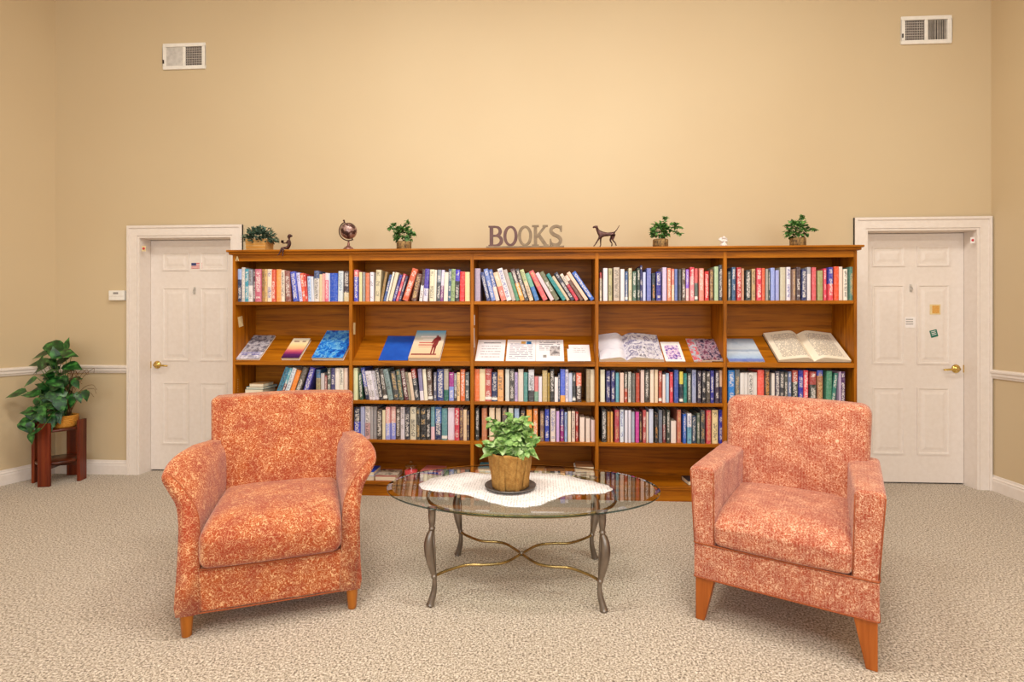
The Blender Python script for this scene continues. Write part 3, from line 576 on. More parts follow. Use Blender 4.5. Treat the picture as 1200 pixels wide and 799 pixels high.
def poly_of(xr, w, h, a):
    # upright box of width w, height h leaning by a (a>0 leans right, stands on its right foot)
    if a >= 0: piv = Vector((xr, 0)); ux = Vector((cos(a), -sin(a))); uz = Vector((sin(a), cos(a))); o = piv - ux * w
    else: ux = Vector((cos(a), -sin(a))); uz = Vector((sin(a), cos(a))); o = Vector((xr - w * cos(a), 0))
    return o, ux, uz
def quad(o, ux, uz, w, h): return [o, o + ux * w, o + ux * w + uz * h, o + uz * h]
def sat(A, B, eps=.0002):
    for P in (A, B):
        for i in range(4):
            e = P[(i + 1) % 4] - P[i]; n = Vector((e.y, -e.x)).normalized()
            a = [p.dot(n) for p in A]; b = [p.dot(n) for p in B]
            if max(a) <= min(b) - eps or max(b) <= min(a) - eps: return False
    return True
def make_book(w, d, h, seed):
    """hard case with rounded spine and squared boards; page block is a part of its own"""
    t = min(.0028, w * .13); m = MB(); n = 6
    sp = [(w / 2 - (w / 2) * cos(pi * i / n), -sin(pi * i / n) * w * .13 + w * .13) for i in range(n + 1)]
    outer = [(0, d)] + sp[0:1] + sp[1:-1] + sp[-1:] + [(w, d)]
    inner = [(w - t, d), (w - t, w * .13 + t), (t, w * .13 + t), (t, d)]
    P = outer + inner; k = len(P)
    vs = [(x, y, 0) for x, y in P] + [(x, y, h) for x, y in P]
    fs = [(i, (i + 1) % k, (i + 1) % k + k, i + k) for i in range(k)] + [tuple(range(k))[::-1], tuple(range(k, 2 * k))]
    m.add(vs, fs); return m, t
BOOKS = []
for (sh, bay), (cx0, cy0, sc, data) in SEC.items():
    zs = {'t': S1, 'm': SH[2], 'l': SH[1]}[sh]; room = {'t': ZT - .05, 'm': LIP - .034, 'l': SH[2] - .024}[sh] - zs - .004
    Yp = CASE + .022; ents = []
    for e in data.split(';'):
        f = e.split(); x0, x1, ty, dx = map(float, f[:4]); cs = f[4].split('@'); c = cs[0].split('/')
        X0, X1 = X_at(cx0 + x0 / sc, Yp), X_at(cx0 + x1 / sc, Yp); dxm = dx / sc / 159.6 * 1.0
        mid = ray(cx0 + (x0 + x1) / 2 / sc, cy0 + ty / sc); t = Yp / mid.y; H = CAMZ + mid.z * t - zs
        ents.append([X0, X1, H, dxm, c, float(cs[1]) if len(cs) > 1 else 2, f[5], len(f) > 6])
    b0, b1 = BAY[bay]
    for k in (.965, .95, .93, .91, .88, .85, .82):
        out = []; prev = []
        ok = True
        for (X0, X1, H, dxm, c, spl, ik, tg) in ents:
            a = atan2(dxm, H) if abs(dxm) > .004 else 0.0
            H2 = (min(H, room)) / cos(a) if a == 0 else H / cos(a) - 0
            w = (X1 - X0) * cos(a) * k
            H2 = min(H2, (room - w * abs(sin(a))) / cos(a)); xr = X1
            for _ in range(400):
                o, ux, uz = poly_of(xr, w, H2, a); q = quad(o, ux, uz, w, H2)
                if min(p.x for p in q) < b0 + .0008 or any(sat(q, pq) for pq in prev): xr += .0006
                else: break
            if max(p.x for p in q) > b1 - .0005: ok = False
            prev = (prev + [q])[-4:]; out.append((o, a, w, H2, c, spl, ik, tg))
        if ok: break
    if not ok: print('BAY OVERFULL', sh, bay)
    for i, (o, a, w, H2, c, spl, ik, tg) in enumerate(out):
        rnd = random.Random(hash((sh, bay, i)) if False else (ord(sh) * 1000 + bay * 100 + i))
        y = Yp + rnd.uniform(-.006, .012); d = min(.15 + rnd.uniform(0, .07), CASE + DP - .02 - y)
        mb, t = make_book(w, d, H2, 0)
        bk = mb.build('book', M['jacket'], loc=(o.x, y, zs + .0004 + o.y + (0 if a >= 0 else 0)), rot=(0, a, 0))
        # pages sit between the boards, a little short of their edges
        MB().box(t * 1.02, w - t * 1.02, w * .13 + t, d - .004, .003, H2 - .003).build('pages', M['pages'], bk)
        bk['c1'] = list(lin(c[0])); bk['c2'] = list(lin(c[-1])); bk['c3'] = list(lin(INK[ik])); bk['split'] = float(spl)
        bk['seed'] = float(rnd.randint(1, 999)); bk['text'] = 0.0 if ik == '-' else .68; bk['tag'] = 1.0 if tg else 0.0
        n1, n2 = cname(c[0]), cname(c[-1]); col = n1 if n1 == n2 else n2 + ' and ' + n1
        lean = '' if abs(a) < .08 else ('right-leaning ' if a > 0 else 'left-leaning ')
        size = '' if lean or n1 != n2 else ('slim ' if w < .027 else ('thick ' if w > .042 else ''))
        tag(bk, '%s%s%s book, %s from left on %s of bookcase %s' % (size, lean, col, ORD[i + 1], SHNAME[sh], BAYNAME[bay]), 'book',
            'upright books on the %s, %s' % (SHNAME[sh], BAYNAME[bay]))
        BOOKS.append(bk)

# ------------------------------------------------------------------ things shown on the slanted boards
SA = atan2(1.19 - 1.002, DP - .022 - .006); SP = Vector((0, CASE + .006, 1.002)); SN = Vector((0, -sin(SA), cos(SA))); SV = Vector((0, cos(SA), sin(SA)))
def on_slant(px, py):
    p = on_plane(px, py, SP, SN); return p.x, (p - SP).dot(SV)
def slant_root(name, px0, px1, pyb, pyt, label, cat, lift=.0008, group=None, tilt=0, foot=.013):
    x0, _ = on_slant(px0, pyb); x1, _ = on_slant(px1, pyb); _, v = on_slant((px0 + px1) / 2, pyt); v -= foot
    p = Vector((x0, SP.y, SP.z)) + SV * foot + SN * lift
    r = empty(name, p, 0, label, cat, group); r.rotation_euler = (SA, 0, tilt); return r, x1 - x0, v
def flat_book(px0, px1, pyb, pyt, th, cover, label, cat='book', name='book', hard=True, lift=.0008, spine=None, group=None, tilt=0, foot=.013):
    r, w, v = slant_root(name, px0, px1, pyb, pyt, label, cat, lift, group, tilt, foot); t = .0022 if hard else .0006
    m = MB(); m.box(0, w, 0, v, 0, t).box(0, t, 0, v, t, th - t); m.build('back_cover', spine or M['paper'], r)
    MB().box(t, w - .003, .002, v - .002, t, th - t).build('pages', M['pages'], r)
    MB().box(0, w, 0, v, th - t, th).build('front_cover', cover, r); return r, w, v, th
G = 'titles shown on the slanted display shelf'
flat_book(275.6, 305, 420.5, 394.2, .012, picture('collage_magazine_cover', ['#1c1c28', '#3c3c50', '#b8b0b8', '#ece8ec', '#52506c'], 38, .3,
          (.02, [(.0, '#dcd8ee'), (.27, '#e6e2f2'), (.30, '#4a4468'), (.36, '#a8a0a8'), (1, '#403c50')], .45), (14, '#3838a0', .1, .12, .26, 12)),
          'black and white photo magazine, leftmost on the slanted display shelf', 'magazine', 'magazine', False, group=G)
r, w, v, th_ = flat_book(330.7, 351.4, 421.4, 399, .022, picture('sunset_cover', ['#e8a078', '#e8a078'], 9, .35,
          (.10, [(.0, '#3c1848'), (.16, '#5c2460'), (.28, '#a83c68'), (.40, '#e07878'), (.46, '#f0b080'), (.66, '#f8dca0'), (1, '#f4ecd8')], 1.0), (9, '#703038', .16, .80, .9, 11)),
          'small book with a purple and yellow sunset cover on display shelf', group=G)
flat_book(366.4, 402.7, 421.8, 390.4, .026, picture('blue_shoes_cover', ['#0c3c98', '#1660c8', '#2a88e0', '#7cc4f0', '#0e50b4'], 22, .3, None, None, 1.2),
          'large bright blue picture book on the display shelf of far left bay', group=G)
flat_book(443.8, 478.0, 421.8, 394.2, .004, picture('plain_blue_folder', ['#1448ac', '#2462c8'], 6, .4), 'plain royal blue folder lying on the display shelf', 'folder', 'folder', False, group=G, spine=NAVY)
r, w, v, th_ = flat_book(479.2, 515.8, 421.8, 390.8, .028, picture('beach_cover', ['#e8cca8', '#f0d8b8'], 9, .35,
          (.05, [(.0, '#e0b890'), (.12, '#f0c8a0'), (.5, '#f0d4b4'), (.74, '#d0d4cc'), (1, '#58b0d8')], 1.0), (12, '#c05848', .2, .38, .6, 9)),
          'hardcover with a dark red standing figure on sandy and blue cover', group=G)
# the silhouette printed on that cover
s = MB(); Z = th_ + .0004
def flatpoly(s, pts, z0, z1):
    n = len(pts); s.add([(x, y, z0) for x, y in pts] + [(x, y, z1) for x, y in pts], [tuple(range(n)), tuple(range(2 * n - 1, n - 1, -1))] + [(i, (i + 1) % n, (i + 1) % n + n, i + n) for i in range(n)])
U = lambda pts: [(w * a, v * b) for a, b in pts]
flatpoly(s, U([(.66, .14), (.70, .14), (.715, .36), (.735, .36), (.75, .14), (.79, .14), (.80, .42), (.82, .46), (.84, .60), (.90, .63), (.88, .72), (.84, .78), (.80, .74), (.79, .80), (.75, .82), (.71, .79), (.72, .73), (.66, .68), (.60, .52), (.64, .50), (.68, .58), (.66, .42)]), th_, Z)
flatpoly(s, U([(.05, .10), (.86, .10), (.86, .145), (.05, .145)]), th_, Z)
s.build('figure_print', mottled('dark_red_print', '#782828', '#903434', 60, .5), r)
s = MB(); flatpoly(s, U([(.2, .74), (.75, .74), (.75, .79), (.2, .79)]), th_, Z); flatpoly(s, U([(.3, .66), (.62, .66), (.62, .69), (.3, .69)]), th_, Z); s.build('white_title', M['paper'], r)
def sheet(px0, px1, pyb, pyt, mat, label, name='paper_sheet', cat='paper', th=.0012, lift=.0008, tilt=0):
    r, w, v = slant_root(name, px0, px1, pyb, pyt, label, cat, lift, 'papers in the center bay', tilt)
    MB().box(0, w, 0, v, 0, th).build('sheet', mat, r); return r, w, v
printed = lambda nm, lines, bands=None: picture(nm, ['#ebe4e6', '#f3eef0'], 5, .8, bands, lines)
r, w, v = sheet(556.6, 590.4, 423.3, 398.4, printed('ruled_sheet', (8, '#c4bcc0', .15, .1, .72, 60)), 'white sheet with a dark heading line, left in center bay')
MB().box(w * .22, w * .84, v * .83, v * .86, .0012, .0017).build('heading', M['black'], r)
bk = empty('open_booklet', (0, 0, 0), 0, 'white open booklet with small printed pictures in the center bay', 'booklet')
r0, w, v = slant_root('x', 592.6, 661.2, 423.5, 398.4, '', ''); bk.location = r0.location; bk.rotation_euler = r0.rotation_euler; bpy.data.objects.remove(r0)
MB().box(0, w * .508, 0, v, 0, .0016).build('page', printed('left_page_print', (12, '#a8a4b4', .1, .12, .82, 24)), bk)
MB().box(w * .512, w, 0, v, 0, .0016).build('page', printed('right_page_print', (11, '#98949c', .12, .5, .95, 22)), bk)
MB().box(w * .25, w * .33, v * .80, v * .92, .0016, .002).build('orange_picture', OCH, bk); MB().box(w * .345, w * .43, v * .78, v * .92, .0016, .002).build('blue_picture', mottled('blue_print', '#1c5c98', '#3c84c0', 60, .6), bk)
MB().box(w * .76, w * .93, v * .24, v * .66, .0016, .002).build('grey_picture', picture('grey_photo_print', ['#3c383c', '#989090', '#d0c8c8', '#5c5658'], 26, .6), bk)
MB().box(w * .64, w * .70, v * .16, v * .28, .0016, .002).build('small_drawing', GREY, bk)
sheet(665.5, 686, 423.8, 409, printed('note_card', (7, '#b8b0b4', .15, .1, .9, 30)), 'small white card mostly under the card stack, center bay', 'card', 'card')
r, w, v = slant_root('card_stack', 667.5, 692.5, 423.8, 404.6, 'small stack of white cards at the right of the center bay', 'card stack', .0024)
for k in range(3): MB().box(0, w, -.001 * k, v - .001 * k, k * .0014, k * .0014 + .0012).build('card', printed('stack_card', (10, '#c0b8bc', .2, .5, .85, 30)) if k == 2 else M['paper'], r)
# open books: pages bulge on both sides of the gutter
def open_book(px0, px1, pyb, pyt, label, pmats, cover, bulge=.02, gutter=.5, th=.022, skew=0):
    r, w, v = slant_root('open_book', px0, px1, pyb, pyt, label, 'book', .001)
    MB().box(-.004, w + .004, -.001, v + .002, 0, .003).build('cover', cover, r)
    for k, (a, b) in enumerate(((0, gutter), (gutter, 1))):
        rows = []; n = 14
        for j in range(7):
            t = j / 6; row = []
            for i in range(n + 1):
                s_ = i / n; d = 1 - s_ if k == 0 else s_          # distance from gutter
                zz = .004 + th * (.12 + 1.0 * sin(min(1, d * 3.4) * pi / 2) * (1 - .72 * d ** 1.3))
                row.append((w * (a + (b - a) * s_) + (0.0), v * t, zz))
            rows.append(row)
        m = MB(); m.grid(rows, mi=0)
        bot = [[(x, y, .003) for x, y, z in (rr[0], rr[-1])] for rr in rows]
        fr = rows[0]; m.grid([[(x, y, .003) for x, y, z in fr], fr], mi=1, smooth=False); fr = rows[-1]; m.grid([[(x, y, .003) for x, y, z in fr], fr], mi=1, smooth=False)
        for e in (0, -1): m.grid([[(rr[e][0], rr[e][1], .003) for rr in rows], [rr[e] for rr in rows]], mi=1, smooth=False)
        m.build('page_block', [pmats[k], M['pages']], r, weld=False)
    return r
open_book(703, 777.2, 422.5, 395, 'open hardcover with grey tree drawing, in the fourth bay', [picture('pale_drawing_page', ['#e8e4ea', '#e2dee6', '#dcd8e2', '#8c8890'], 7, .6, None, None, 1.5),
          picture('ink_drawing_page', ['#4c4858', '#ded8de', '#cbc6d0', '#5a5480', '#ece6ea'], 14, .6, None, None, 2.2)], M['paper'], gutter=.42, th=.038)
r, w, v, t_ = flat_book(779.6, 802.6, 422.4, 401.5, .006, M['paper'], 'small white card with a purple flower picture, beside open book', 'card', 'picture_card', False, tilt=0)
MB().box(w * .14, w * .86, v * .10, v * .82, t_, t_ + .0005).build('purple_picture', picture('purple_flower_print', ['#38307c', '#6c58b0', '#e0b8d8', '#f4e8f0', '#483890'], 60, .4), r)
flat_book(813, 834, 423.4, 397.6, .006, picture('grey_red_cover', ['#8c98a8', '#b0bcc4', '#d0404c', '#9ca8b4'], 26, .35), 'grey and red magazine partly under a darker one, fourth bay', 'magazine', 'magazine', False, group=G)
flat_book(822, 847, 423.2, 399.2, .010, picture('dark_faces_cover', ['#141020', '#2c2444', '#d8b8c0', '#8c3c54', '#181830'], 34, .3, (.02, [(0, '#181420'), (.1, '#181420'), (.12, '#4c3c58'), (.92, '#4c3c58'), (.94, '#201c30'), (1, '#201c30')], .4)),
          'dark magazine with pink and white faces, right in the fourth bay', 'magazine', 'magazine', False, lift=.0085, group=G)
flat_book(854, 895.8, 423.6, 397.6, .006, picture('snowy_landscape_cover', ['#b8c4d4', '#dce4ec', '#8ca0bc'], 14, .3, (.08, [(0, '#2440a8'), (.10, '#2848b0'), (.14, '#8cb0d8'), (.4, '#c8d4e0'), (.46, '#7890b0'), (.54, '#c0c8d0'), (.85, '#a8b8cc'), (1, '#304468')], .75)),
          'blue and white landscape magazine in the far right bay', 'magazine', 'magazine', False, group=G)
txt = lambda nm: picture(nm, ['#e6d8c0', '#efe4d0'], 6, .7, None, (34, '#8c8078', .14, .08, .92, 46))
open_book(911, 995, 422.8, 393, 'large open book with cream text pages in the far right bay', [txt('left_text_page'), txt('right_text_page')], M['black'], th=.042)
# ------------------------------------------------------------------ books lying flat in the bookcase
def lying(px0, px1, z, th, cover, label, depth=.16, yoff=.03, rz=0, group=None, spine_front=False, body=None):
    Y = CASE + yoff; x0, x1 = X_at(px0, Y), X_at(px1, Y); w = x1 - x0
    r = empty('book', ((x0 + x1) / 2, Y, z), rz, label, 'book', group); t = .002
    m = MB(); m.box(-w / 2, w / 2, 0, depth, 0, t).box(-w / 2, w / 2, 0, depth, th - t, th)
    if spine_front: m.box(-w / 2, w / 2, 0, t, t, th - t)
    else: m.box(-w / 2, w / 2, depth - t, depth, t, th - t)
    m.build('cover', cover, r)
    MB().box(-w / 2 + .002, w / 2 - .002, .003 if spine_front else .002, depth - .003, t, th - t).build('pages', body or M['pages'], r)
    return r
def cv(nm, c, c2=None): return mottled('cover_' + nm, c, c2 or c, 30, .45)
CV = {k: cv(k, a) for k, a in dict(green='#3c5a48', blue='#1840a8', teal='#4890a0', tan='#b48c5c', grey='#90908c', white='#e4dcd4', dark='#302c30', brown='#7c5030', olive='#8c8860', rose='#b86460').items()}
g = 'books stacked flat in the far left bay'
z = SH[2] + .0004
for px0, px1, th, c, lab, dp in ((281, 305, .026, 'dark', 'dark book lying at the bottom of the stack in far left bay', .20),
        (282.5, 304, .016, 'white', 'white book lying second from bottom of the stack, far left bay', .18),
        (287, 308, .034, 'green', 'thick green-backed book lying in middle of the stack, far left bay', .19),
        (288, 309, .017, 'teal', 'thin teal book lying just under the top one, far left bay stack', .19),
        (292, 308.5, .024, 'tan', 'tan book lying on top of the stack in the far left bay', .15)):
    lying(px0, px1, z, th, CV[c], lab, dp, .012, random.uniform(-.05, .02), g); z += th + .0004
g = 'books lying on the bottom shelf'
z = SH[0] + .0004
lying(428, 438, z, .030, CV['white'], 'white book lying under the blue one behind the left armchair', .17, .03, .0, g)
lying(427, 438, z + .0304, .03, CV['blue'], 'blue book lying on a white one beside the left armchair', .17, .04, .0, g)
PIC = picture('brown_photo_cover', ['#4c3c34', '#a08874', '#d4c4b0', '#2c2420'], 16, .35)
r = lying(439.5, 463.5, z, .034, CV['rose'], 'book with brown photograph cover left of the red jar', .20, .02, 0, g)
MB().box(-.08, .08, .02, .18, .034, .0345).build('cover_picture', PIC, r)
lying(492, 518, z, .05, CV['white'], 'thick pale book lying under the red and blue one', .17, .03, -.06, g)
r = lying(492, 517, z + .0504, .024, CV['rose'], 'red and blue lettered book on a pale one, right of the jar', .16, .03, -.10, g, True)
MB().box(-.06, .06, -.0006, 0, .006, .018).build('spine_lettering', CV['blue'], r)
lying(521.5, 526, z, .048, CV['olive'], 'small olive book lying on the bottom shelf of second bay', .14, .06, 0, g)
lying(527, 549, z, .030, CV['white'], 'pale book lying at right end of second bay, lower of two', .18, .02, 0, g)
lying(528, 549, z + .0304, .034, CV['grey'], 'grey book lying at right end of second bay, upper of two', .18, .02, .04, g)
for i, (a, b, th, c, lab) in enumerate(((557, 580, .026, 'grey', 'grey book at the foot of stack left of the potted plant'), (556.5, 578, .022, 'white', 'white book in the middle of stack left of the potted plant'),
        (557, 577, .030, 'olive', 'olive book below the teal one, stack left of potted plant'), (560, 576, .026, 'teal', 'teal book on top of the stack left of the potted plant'))):
    lying(a, b, z, th, CV[c], lab, .17, .02, 0, g); z += th + .0004
z = SH[0] + .0004
lying(625, 635, z, .055, CV['brown'], 'thick brown book lying right behind the potted plant', .17, .03, 0, g)
lying(626, 635, z + .0554, .030, CV['tan'], 'tan paperback lying on the brown book behind the potted plant', .15, .03, -.15, g)
for i, (a, b, th, c, lab) in enumerate(((636.5, 663, .022, 'olive', 'olive book at the foot of middle stack, center bay bottom shelf'), (636.5, 663, .018, 'dark', 'black book second from the foot of middle stack, center bay'),
        (638.5, 662, .028, 'white', 'white book near the top of middle stack, center bay'), (640, 662, .016, 'dark', 'dark book topmost of the middle stack, center bay'))):
    lying(a, b, z, th, CV[c], lab, .16, .02, random.uniform(-.03, .03), g); z += th + .0004
z = SH[0] + .0004
for i, (a, b, th, c, lab) in enumerate(((672, 698, .022, 'white', 'white book at the foot of tall stack, right in center bay'), (673, 696.5, .026, 'tan', 'tan book second from the foot of tall stack, center bay'),
        (674, 696, .020, 'grey', 'grey book third from the foot of tall stack, center bay'), (674, 697, .022, 'rose', 'rose book in upper part of tall stack, center bay'),
        (674, 696, .024, 'white', 'white book just under the top of tall stack, center bay'), (675, 696, .016, 'brown', 'brown book topmost of the tall stack, center bay'))):
    lying(a, b, z, th, CV[c], lab, .16, .015, random.uniform(-.02, .02), g); z += th + .0004
lying(806.5, 822, SH[0] + .0004, .03, CV['dark'], 'black and white book on the bottom shelf behind right armchair', .14, .05, .1, g)
# jar
p = on_y(481.5, 557, CASE + .07); z0 = SH[0] + .0005
jr = empty('glass_jar', (p.x, CASE + .075, z0), 0, 'lidded glass jar of red wax on the bottom shelf', 'jar')
MB().lathe([(0, 0), (.048, 0), (.052, .006), (.052, .085), (.044, .098), (.044, .106)], 24).build('jar_body', M['glass'], jr)
MB().lathe([(0, .004), (.047, .004), (.047, .070), (0, .072)], 24).build('red_contents', M['red'], jr)
MB().lathe([(.0, .100), (.040, .100), (.043, .107), (.043, .112), (.030, .120), (.012, .123), (.012, .128), (.016, .134), (.010, .140), (0, .141)], 24).build('lid', M['glass'], jr)

# ------------------------------------------------------------------ ornaments on top of the bookcase
TOP = ZT + .0005
def leaf_ball(mb, c, rad, n, L, W, mi=0, seed=1, up=.2, flat=1.0, shape=HEART, zmin=-1, curl=.3):
    rr = random.Random(seed)
    for k in range(n):
        th = rr.uniform(0, 2 * pi); ph = math.acos(rr.uniform(zmin, 1)); d = Vector((sin(ph) * cos(th), sin(ph) * sin(th), cos(ph) * flat))
        q = rr.uniform(.45, 1.0); b = Vector(c) + Vector((d.x * rad[0], d.y * rad[1], d.z * rad[2])) * q
        dr = (d + Vector((rr.uniform(-.6, .6), rr.uniform(-.6, .6), rr.uniform(-.5, .5) + up))).normalized()
        nn = (Vector((rr.uniform(-.6, .6), -.5 + rr.uniform(-.4, .4), 1)))
        s = rr.uniform(.75, 1.2); add_leaf(mb, b, dr, nn, L * s, W * s, curl, mi, shape)
def shelf_plant(px, pw, py_top, pot, leafm, label, kind, seed):
    Y = CASE + .055; x0, x1 = X_at(px - pw / 2, Y), X_at(px + pw / 2, Y); w = x1 - x0
    r = empty('potted_plant', ((x0 + x1) / 2, Y, TOP), 0, label, 'potted plant'); H = CAMZ + (HY - py_top) / FOC * on_y(px, 300, Y).dot(FWD) - TOP
    if kind == 'box':
        hh = .085; m = MB(); rows = []
        for z, k in ((0, .94), (hh, 1.0), (hh, .94), (hh - .012, .93)):
            rows.append([(w / 2 * k * a, w / 2 * k * b * .8, z) for a, b in ((-1, -1), (1, -1), (1, 1), (-1, 1))])
        m.grid(rows, closed_u=True, smooth=False); m.build('box_pot', M['crate'], r, bevel=.003)
        m = MB()
        for z in (.02, .042, .064): m.box(-w / 2 * .985, w / 2 * .985, -w * .4 * .985, -w * .4 * .985 + .003, z, z + .006)
        m.build('woven_band', M['basket'], r)
        MB().box(-w * .44, w * .44, -w * .34, w * .34, .055, .074).build('soil', M['soil'], r)
        m = MB(); leaf_ball(m, (0, 0, hh + .004), (w * .80, w * .5, H - hh - .012), 620, .030, .016, 0, seed, .05, shape=(.1, .8, 1, .7, .1), zmin=-.22, curl=.25)
        m.build('foliage', leafm, r)
    else:
        hh = .062; m = MB(); m.lathe([(0, 0), (w * .46, 0), (w * .5, .01), (w * .5, hh - .006), (w * .47, hh), (w * .40, hh), (w * .40, hh - .01)], 18); m.build('bark_pot', pot, r)
        MB().lathe([(0, hh - .012), (w * .42, hh - .012)], 18).build('soil', M['soil'], r)
        m = MB(); rr = random.Random(seed)
        c = (kind[0] * w, 0, hh + (H - hh) * .40); leaf_ball(m, c, (kind[1] * w, w * .6, (H - hh) * .48), 210, .028, .026, 0, seed, .1, zmin=-.7)
        st = MB()
        for (dx, dz) in kind[2]:
            pts = cr([(0, 0, hh - .01), (dx * w * .3, -.01, hh + (H - hh) * .5), (dx * w * .8, -.02, hh + dz * (H - hh) + .01), (dx * w, -.03, hh + dz * (H - hh))], 5); st.tube(pts, .0016, 5)
            for q in pts[6:]:
                for _ in range(2): add_leaf(m, q, (rr.uniform(-1, 1), rr.uniform(-1, .3), rr.uniform(-.6, .6)), (0, -.6, 1), .026, .023, .3, 0, HEART)
        m.build('foliage', leafm, r); st.build('stems', M['stem'], r)
    return r
shelf_plant(304.5, 23.5, 265.5, None, M['leaf_grey'], 'bushy grey-green plant in a pale square box, on left end of bookcase', 'box', 3)
shelf_plant(473.5, 17, 262.5, M['bark'], M['leaf_ivy'], 'small ivy in bark pot on the bookcase, between globe and letters', (-.05, .62, [(-1.05, .72), (-.7, .9), (.3, 1.0), (.8, .35)]), 11)
shelf_plant(774, 18, 257.5, M['bark'], M['leaf_ivy'], 'small trailing ivy in bark pot right of the bronze dog', (-.05, .58, [(1.3, .55), (1.25, .25), (1.0, .7), (.3, 1.0)]), 12)
shelf_plant(935, 18, 256.5, M['bark'], M['leaf_ivy'], 'small round ivy in bark pot on the right end of bookcase', (-.1, .75, [(1.0, .4), (-.9, .6), (.2, 1.0)]), 14)
# globe
Y = CASE + .035; px, pz = on_y(408.5, 270.5, Y).x, on_y(408.5, 270.5, Y).z
gl = empty('desk_globe', (px, Y, TOP), 0, 'small bronze desk globe on a stand on top of the bookcase', 'globe'); gz = pz - TOP; gr = .062
t = NT('bronze_globe_map'); v = t.coord(); n = t.noise(v, 22, 4, .6); t.bsdf(t.ramp(n.outputs[0], [(.40, '#3a201c'), (.5, '#5a3a36'), (.54, '#b09088'), (.7, '#8a6a62')]), .3, .35); M['globe'] = t.m
MB().sphere((0, 0, gz), gr, 28, 18).build('sphere', M['globe'], gl)
tilt = radians(-25); m = MB()
ax = Vector((sin(tilt), 0, cos(tilt)))
arc = [Vector((0, 0, gz)) + Vector((sin(tilt + pi - .0 + a), 0, cos(tilt + pi + a))) * (gr + .011) for a in [(-pi * .0 + i * pi / 18) for i in range(0, 19)]]
arc = [Vector((0, 0, gz)) + Matrix.Rotation(-(i * pi / 18), 3, 'Y') @ (ax * -(gr + .011)) * 1 for i in range(19)]; arc = [Vector((0, 0, gz)) + Matrix.Rotation(i * pi / 18, 3, 'Y') @ (ax * -(gr + .011)) for i in range(19)]
m.tube(arc, .0042, 8); m.tube([Vector((0, 0, gz)) + ax * gr, Vector((0, 0, gz)) + ax * (gr + .026)], .005, 8); m.tube([Vector((0, 0, gz)) - ax * gr, Vector((0, 0, gz)) - ax * (gr + .016)], .005, 8)
m.sphere(Vector((0, 0, gz)) + ax * (gr + .024), .008, 8, 6); m.build('meridian_arm', M['bronze'], gl)
m = MB(); m.lathe([(0, 0), (.044, 0), (.043, .006), (.028, .022), (.013, .032), (.008, .038), (.011, .046), (.007, .052), (.006, gz - gr - .008), (0, gz - gr - .008)], 24); m.build('base', mottled('rose_bronze', '#7c544a', '#9a6f62', 40, .35, .6), gl)
# BOOKS sign
Y = CASE - .012
def sx(px): return X_at(px, Y)
sgx = sx(570); sg = empty('books_sign', (sgx, Y, TOP), 0, 'brown slab-serif BOOKS letters on a bar, on top of the bookcase', 'sign'); k = (sx(661) - sgx) / 91
zb = .012; hl = on_y(616, 264.2, Y).z - TOP - zb
MB().box(0, 91 * k, -.016, .016, 0, zb).build('base_bar', M['sign_t'], sg, bevel=.001)
TH_ = .009
def stroke(m, pts, ws):       # thick ribbon in xz pushed along y
    pts = [Vector((p[0], 0, p[1])) for p in pts]; n = len(pts); ws = ws if isinstance(ws, (list, tuple)) else [ws] * n; rows = []
    for i, p in enumerate(pts):
        t = (pts[min(n - 1, i + 1)] - pts[max(0, i - 1)]).normalized(); s = Vector((-t.z, 0, t.x)) * ws[i] / 2
        rows.append([p - s + Vector((0, -TH_, 0)), p + s + Vector((0, -TH_, 0)), p + s + Vector((0, TH_, 0)), p - s + Vector((0, TH_, 0))])
    m.grid(rows, closed_u=True, smooth=False, cap=True)
def letter(nm, x0, w, strokes, mat):
    global TH_
    m = MB()
    for q_, (pts, wd) in enumerate(strokes):
        TH_ = .009 - .0005 * q_
        stroke(m, [(x0 * k + a * w * k, zb + b * hl) for a, b in pts], wd)
    return m.build(nm, mat, sg)
W = 3.6 * k
def arcp(cx, cz, rx, rz, a0, a1, n=16): return [(cx + rx * cos(radians(a0 + (a1 - a0) * i / n)), cz + rz * sin(radians(a0 + (a1 - a0) * i / n))) for i in range(n + 1)]
letter('letter_b', 2.2, 17, [([(.22, 0), (.22, .99)], W * 1.15), ([(.02, .96), (.5, .96)], W * .5), ([(.02, .035), (.5, .035)], W * .5),
       ([(.3, .95)] + arcp(.5, .73, .33, .215, 88, -88) + [(.3, .52)], [W * .6] + [W * (.6 + .5 * sin(pi * i / 16)) for i in range(17)] + [W * .6]),
       ([(.3, .51)] + arcp(.52, .28, .40, .235, 88, -88) + [(.3, .04)], [W * .6] + [W * (.6 + .55 * sin(pi * i / 16)) for i in range(17)] + [W * .6])], M['sign_b'])
for nm, x0, mt in (('letter_o', 20.2, M['sign_b']), ('letter_o', 37.3, M['sign_t'])):
    letter(nm, x0, 16.4, [(arcp(.5, .50, .40, .44, 0, 360, 32), [W * (.62 + .38 * abs(cos(2 * pi * i / 32))) for i in range(33)])], mt)
letter('letter_k', 53.6, 18.5, [([(.22, 0), (.22, 1)], W * 1.1), ([(.0, .965), (.44, .965)], W * .6), ([(.0, .03), (.44, .03)], W * .6), ([(.28, .42), (.82, .95)], W * .75), ([(.66, .965), (1.0, .965)], W * .6), ([(.40, .56), (.88, .03)], W * 1.1), ([(.72, .03), (1.05, .03)], W * .6)], M['sign_t'])
S_ = cr([Vector((a, 0, b)) for a, b in ((.86, .74), (.80, .88), (.52, .95), (.22, .86), (.16, .70), (.34, .56), (.68, .44), (.84, .28), (.72, .10), (.46, .05), (.2, .12), (.12, .26))], 4)
letter('letter_s', 73.2, 16.5, [([(p.x, p.z) for p in S_], [W * (.6 + .55 * sin(pi * i / (len(S_) - 1))) for i in range(len(S_))]), ([(.88, .68), (.88, .97)], W * .5), ([(.12, .02), (.12, .34)], W * .5)], M['sign_t'])
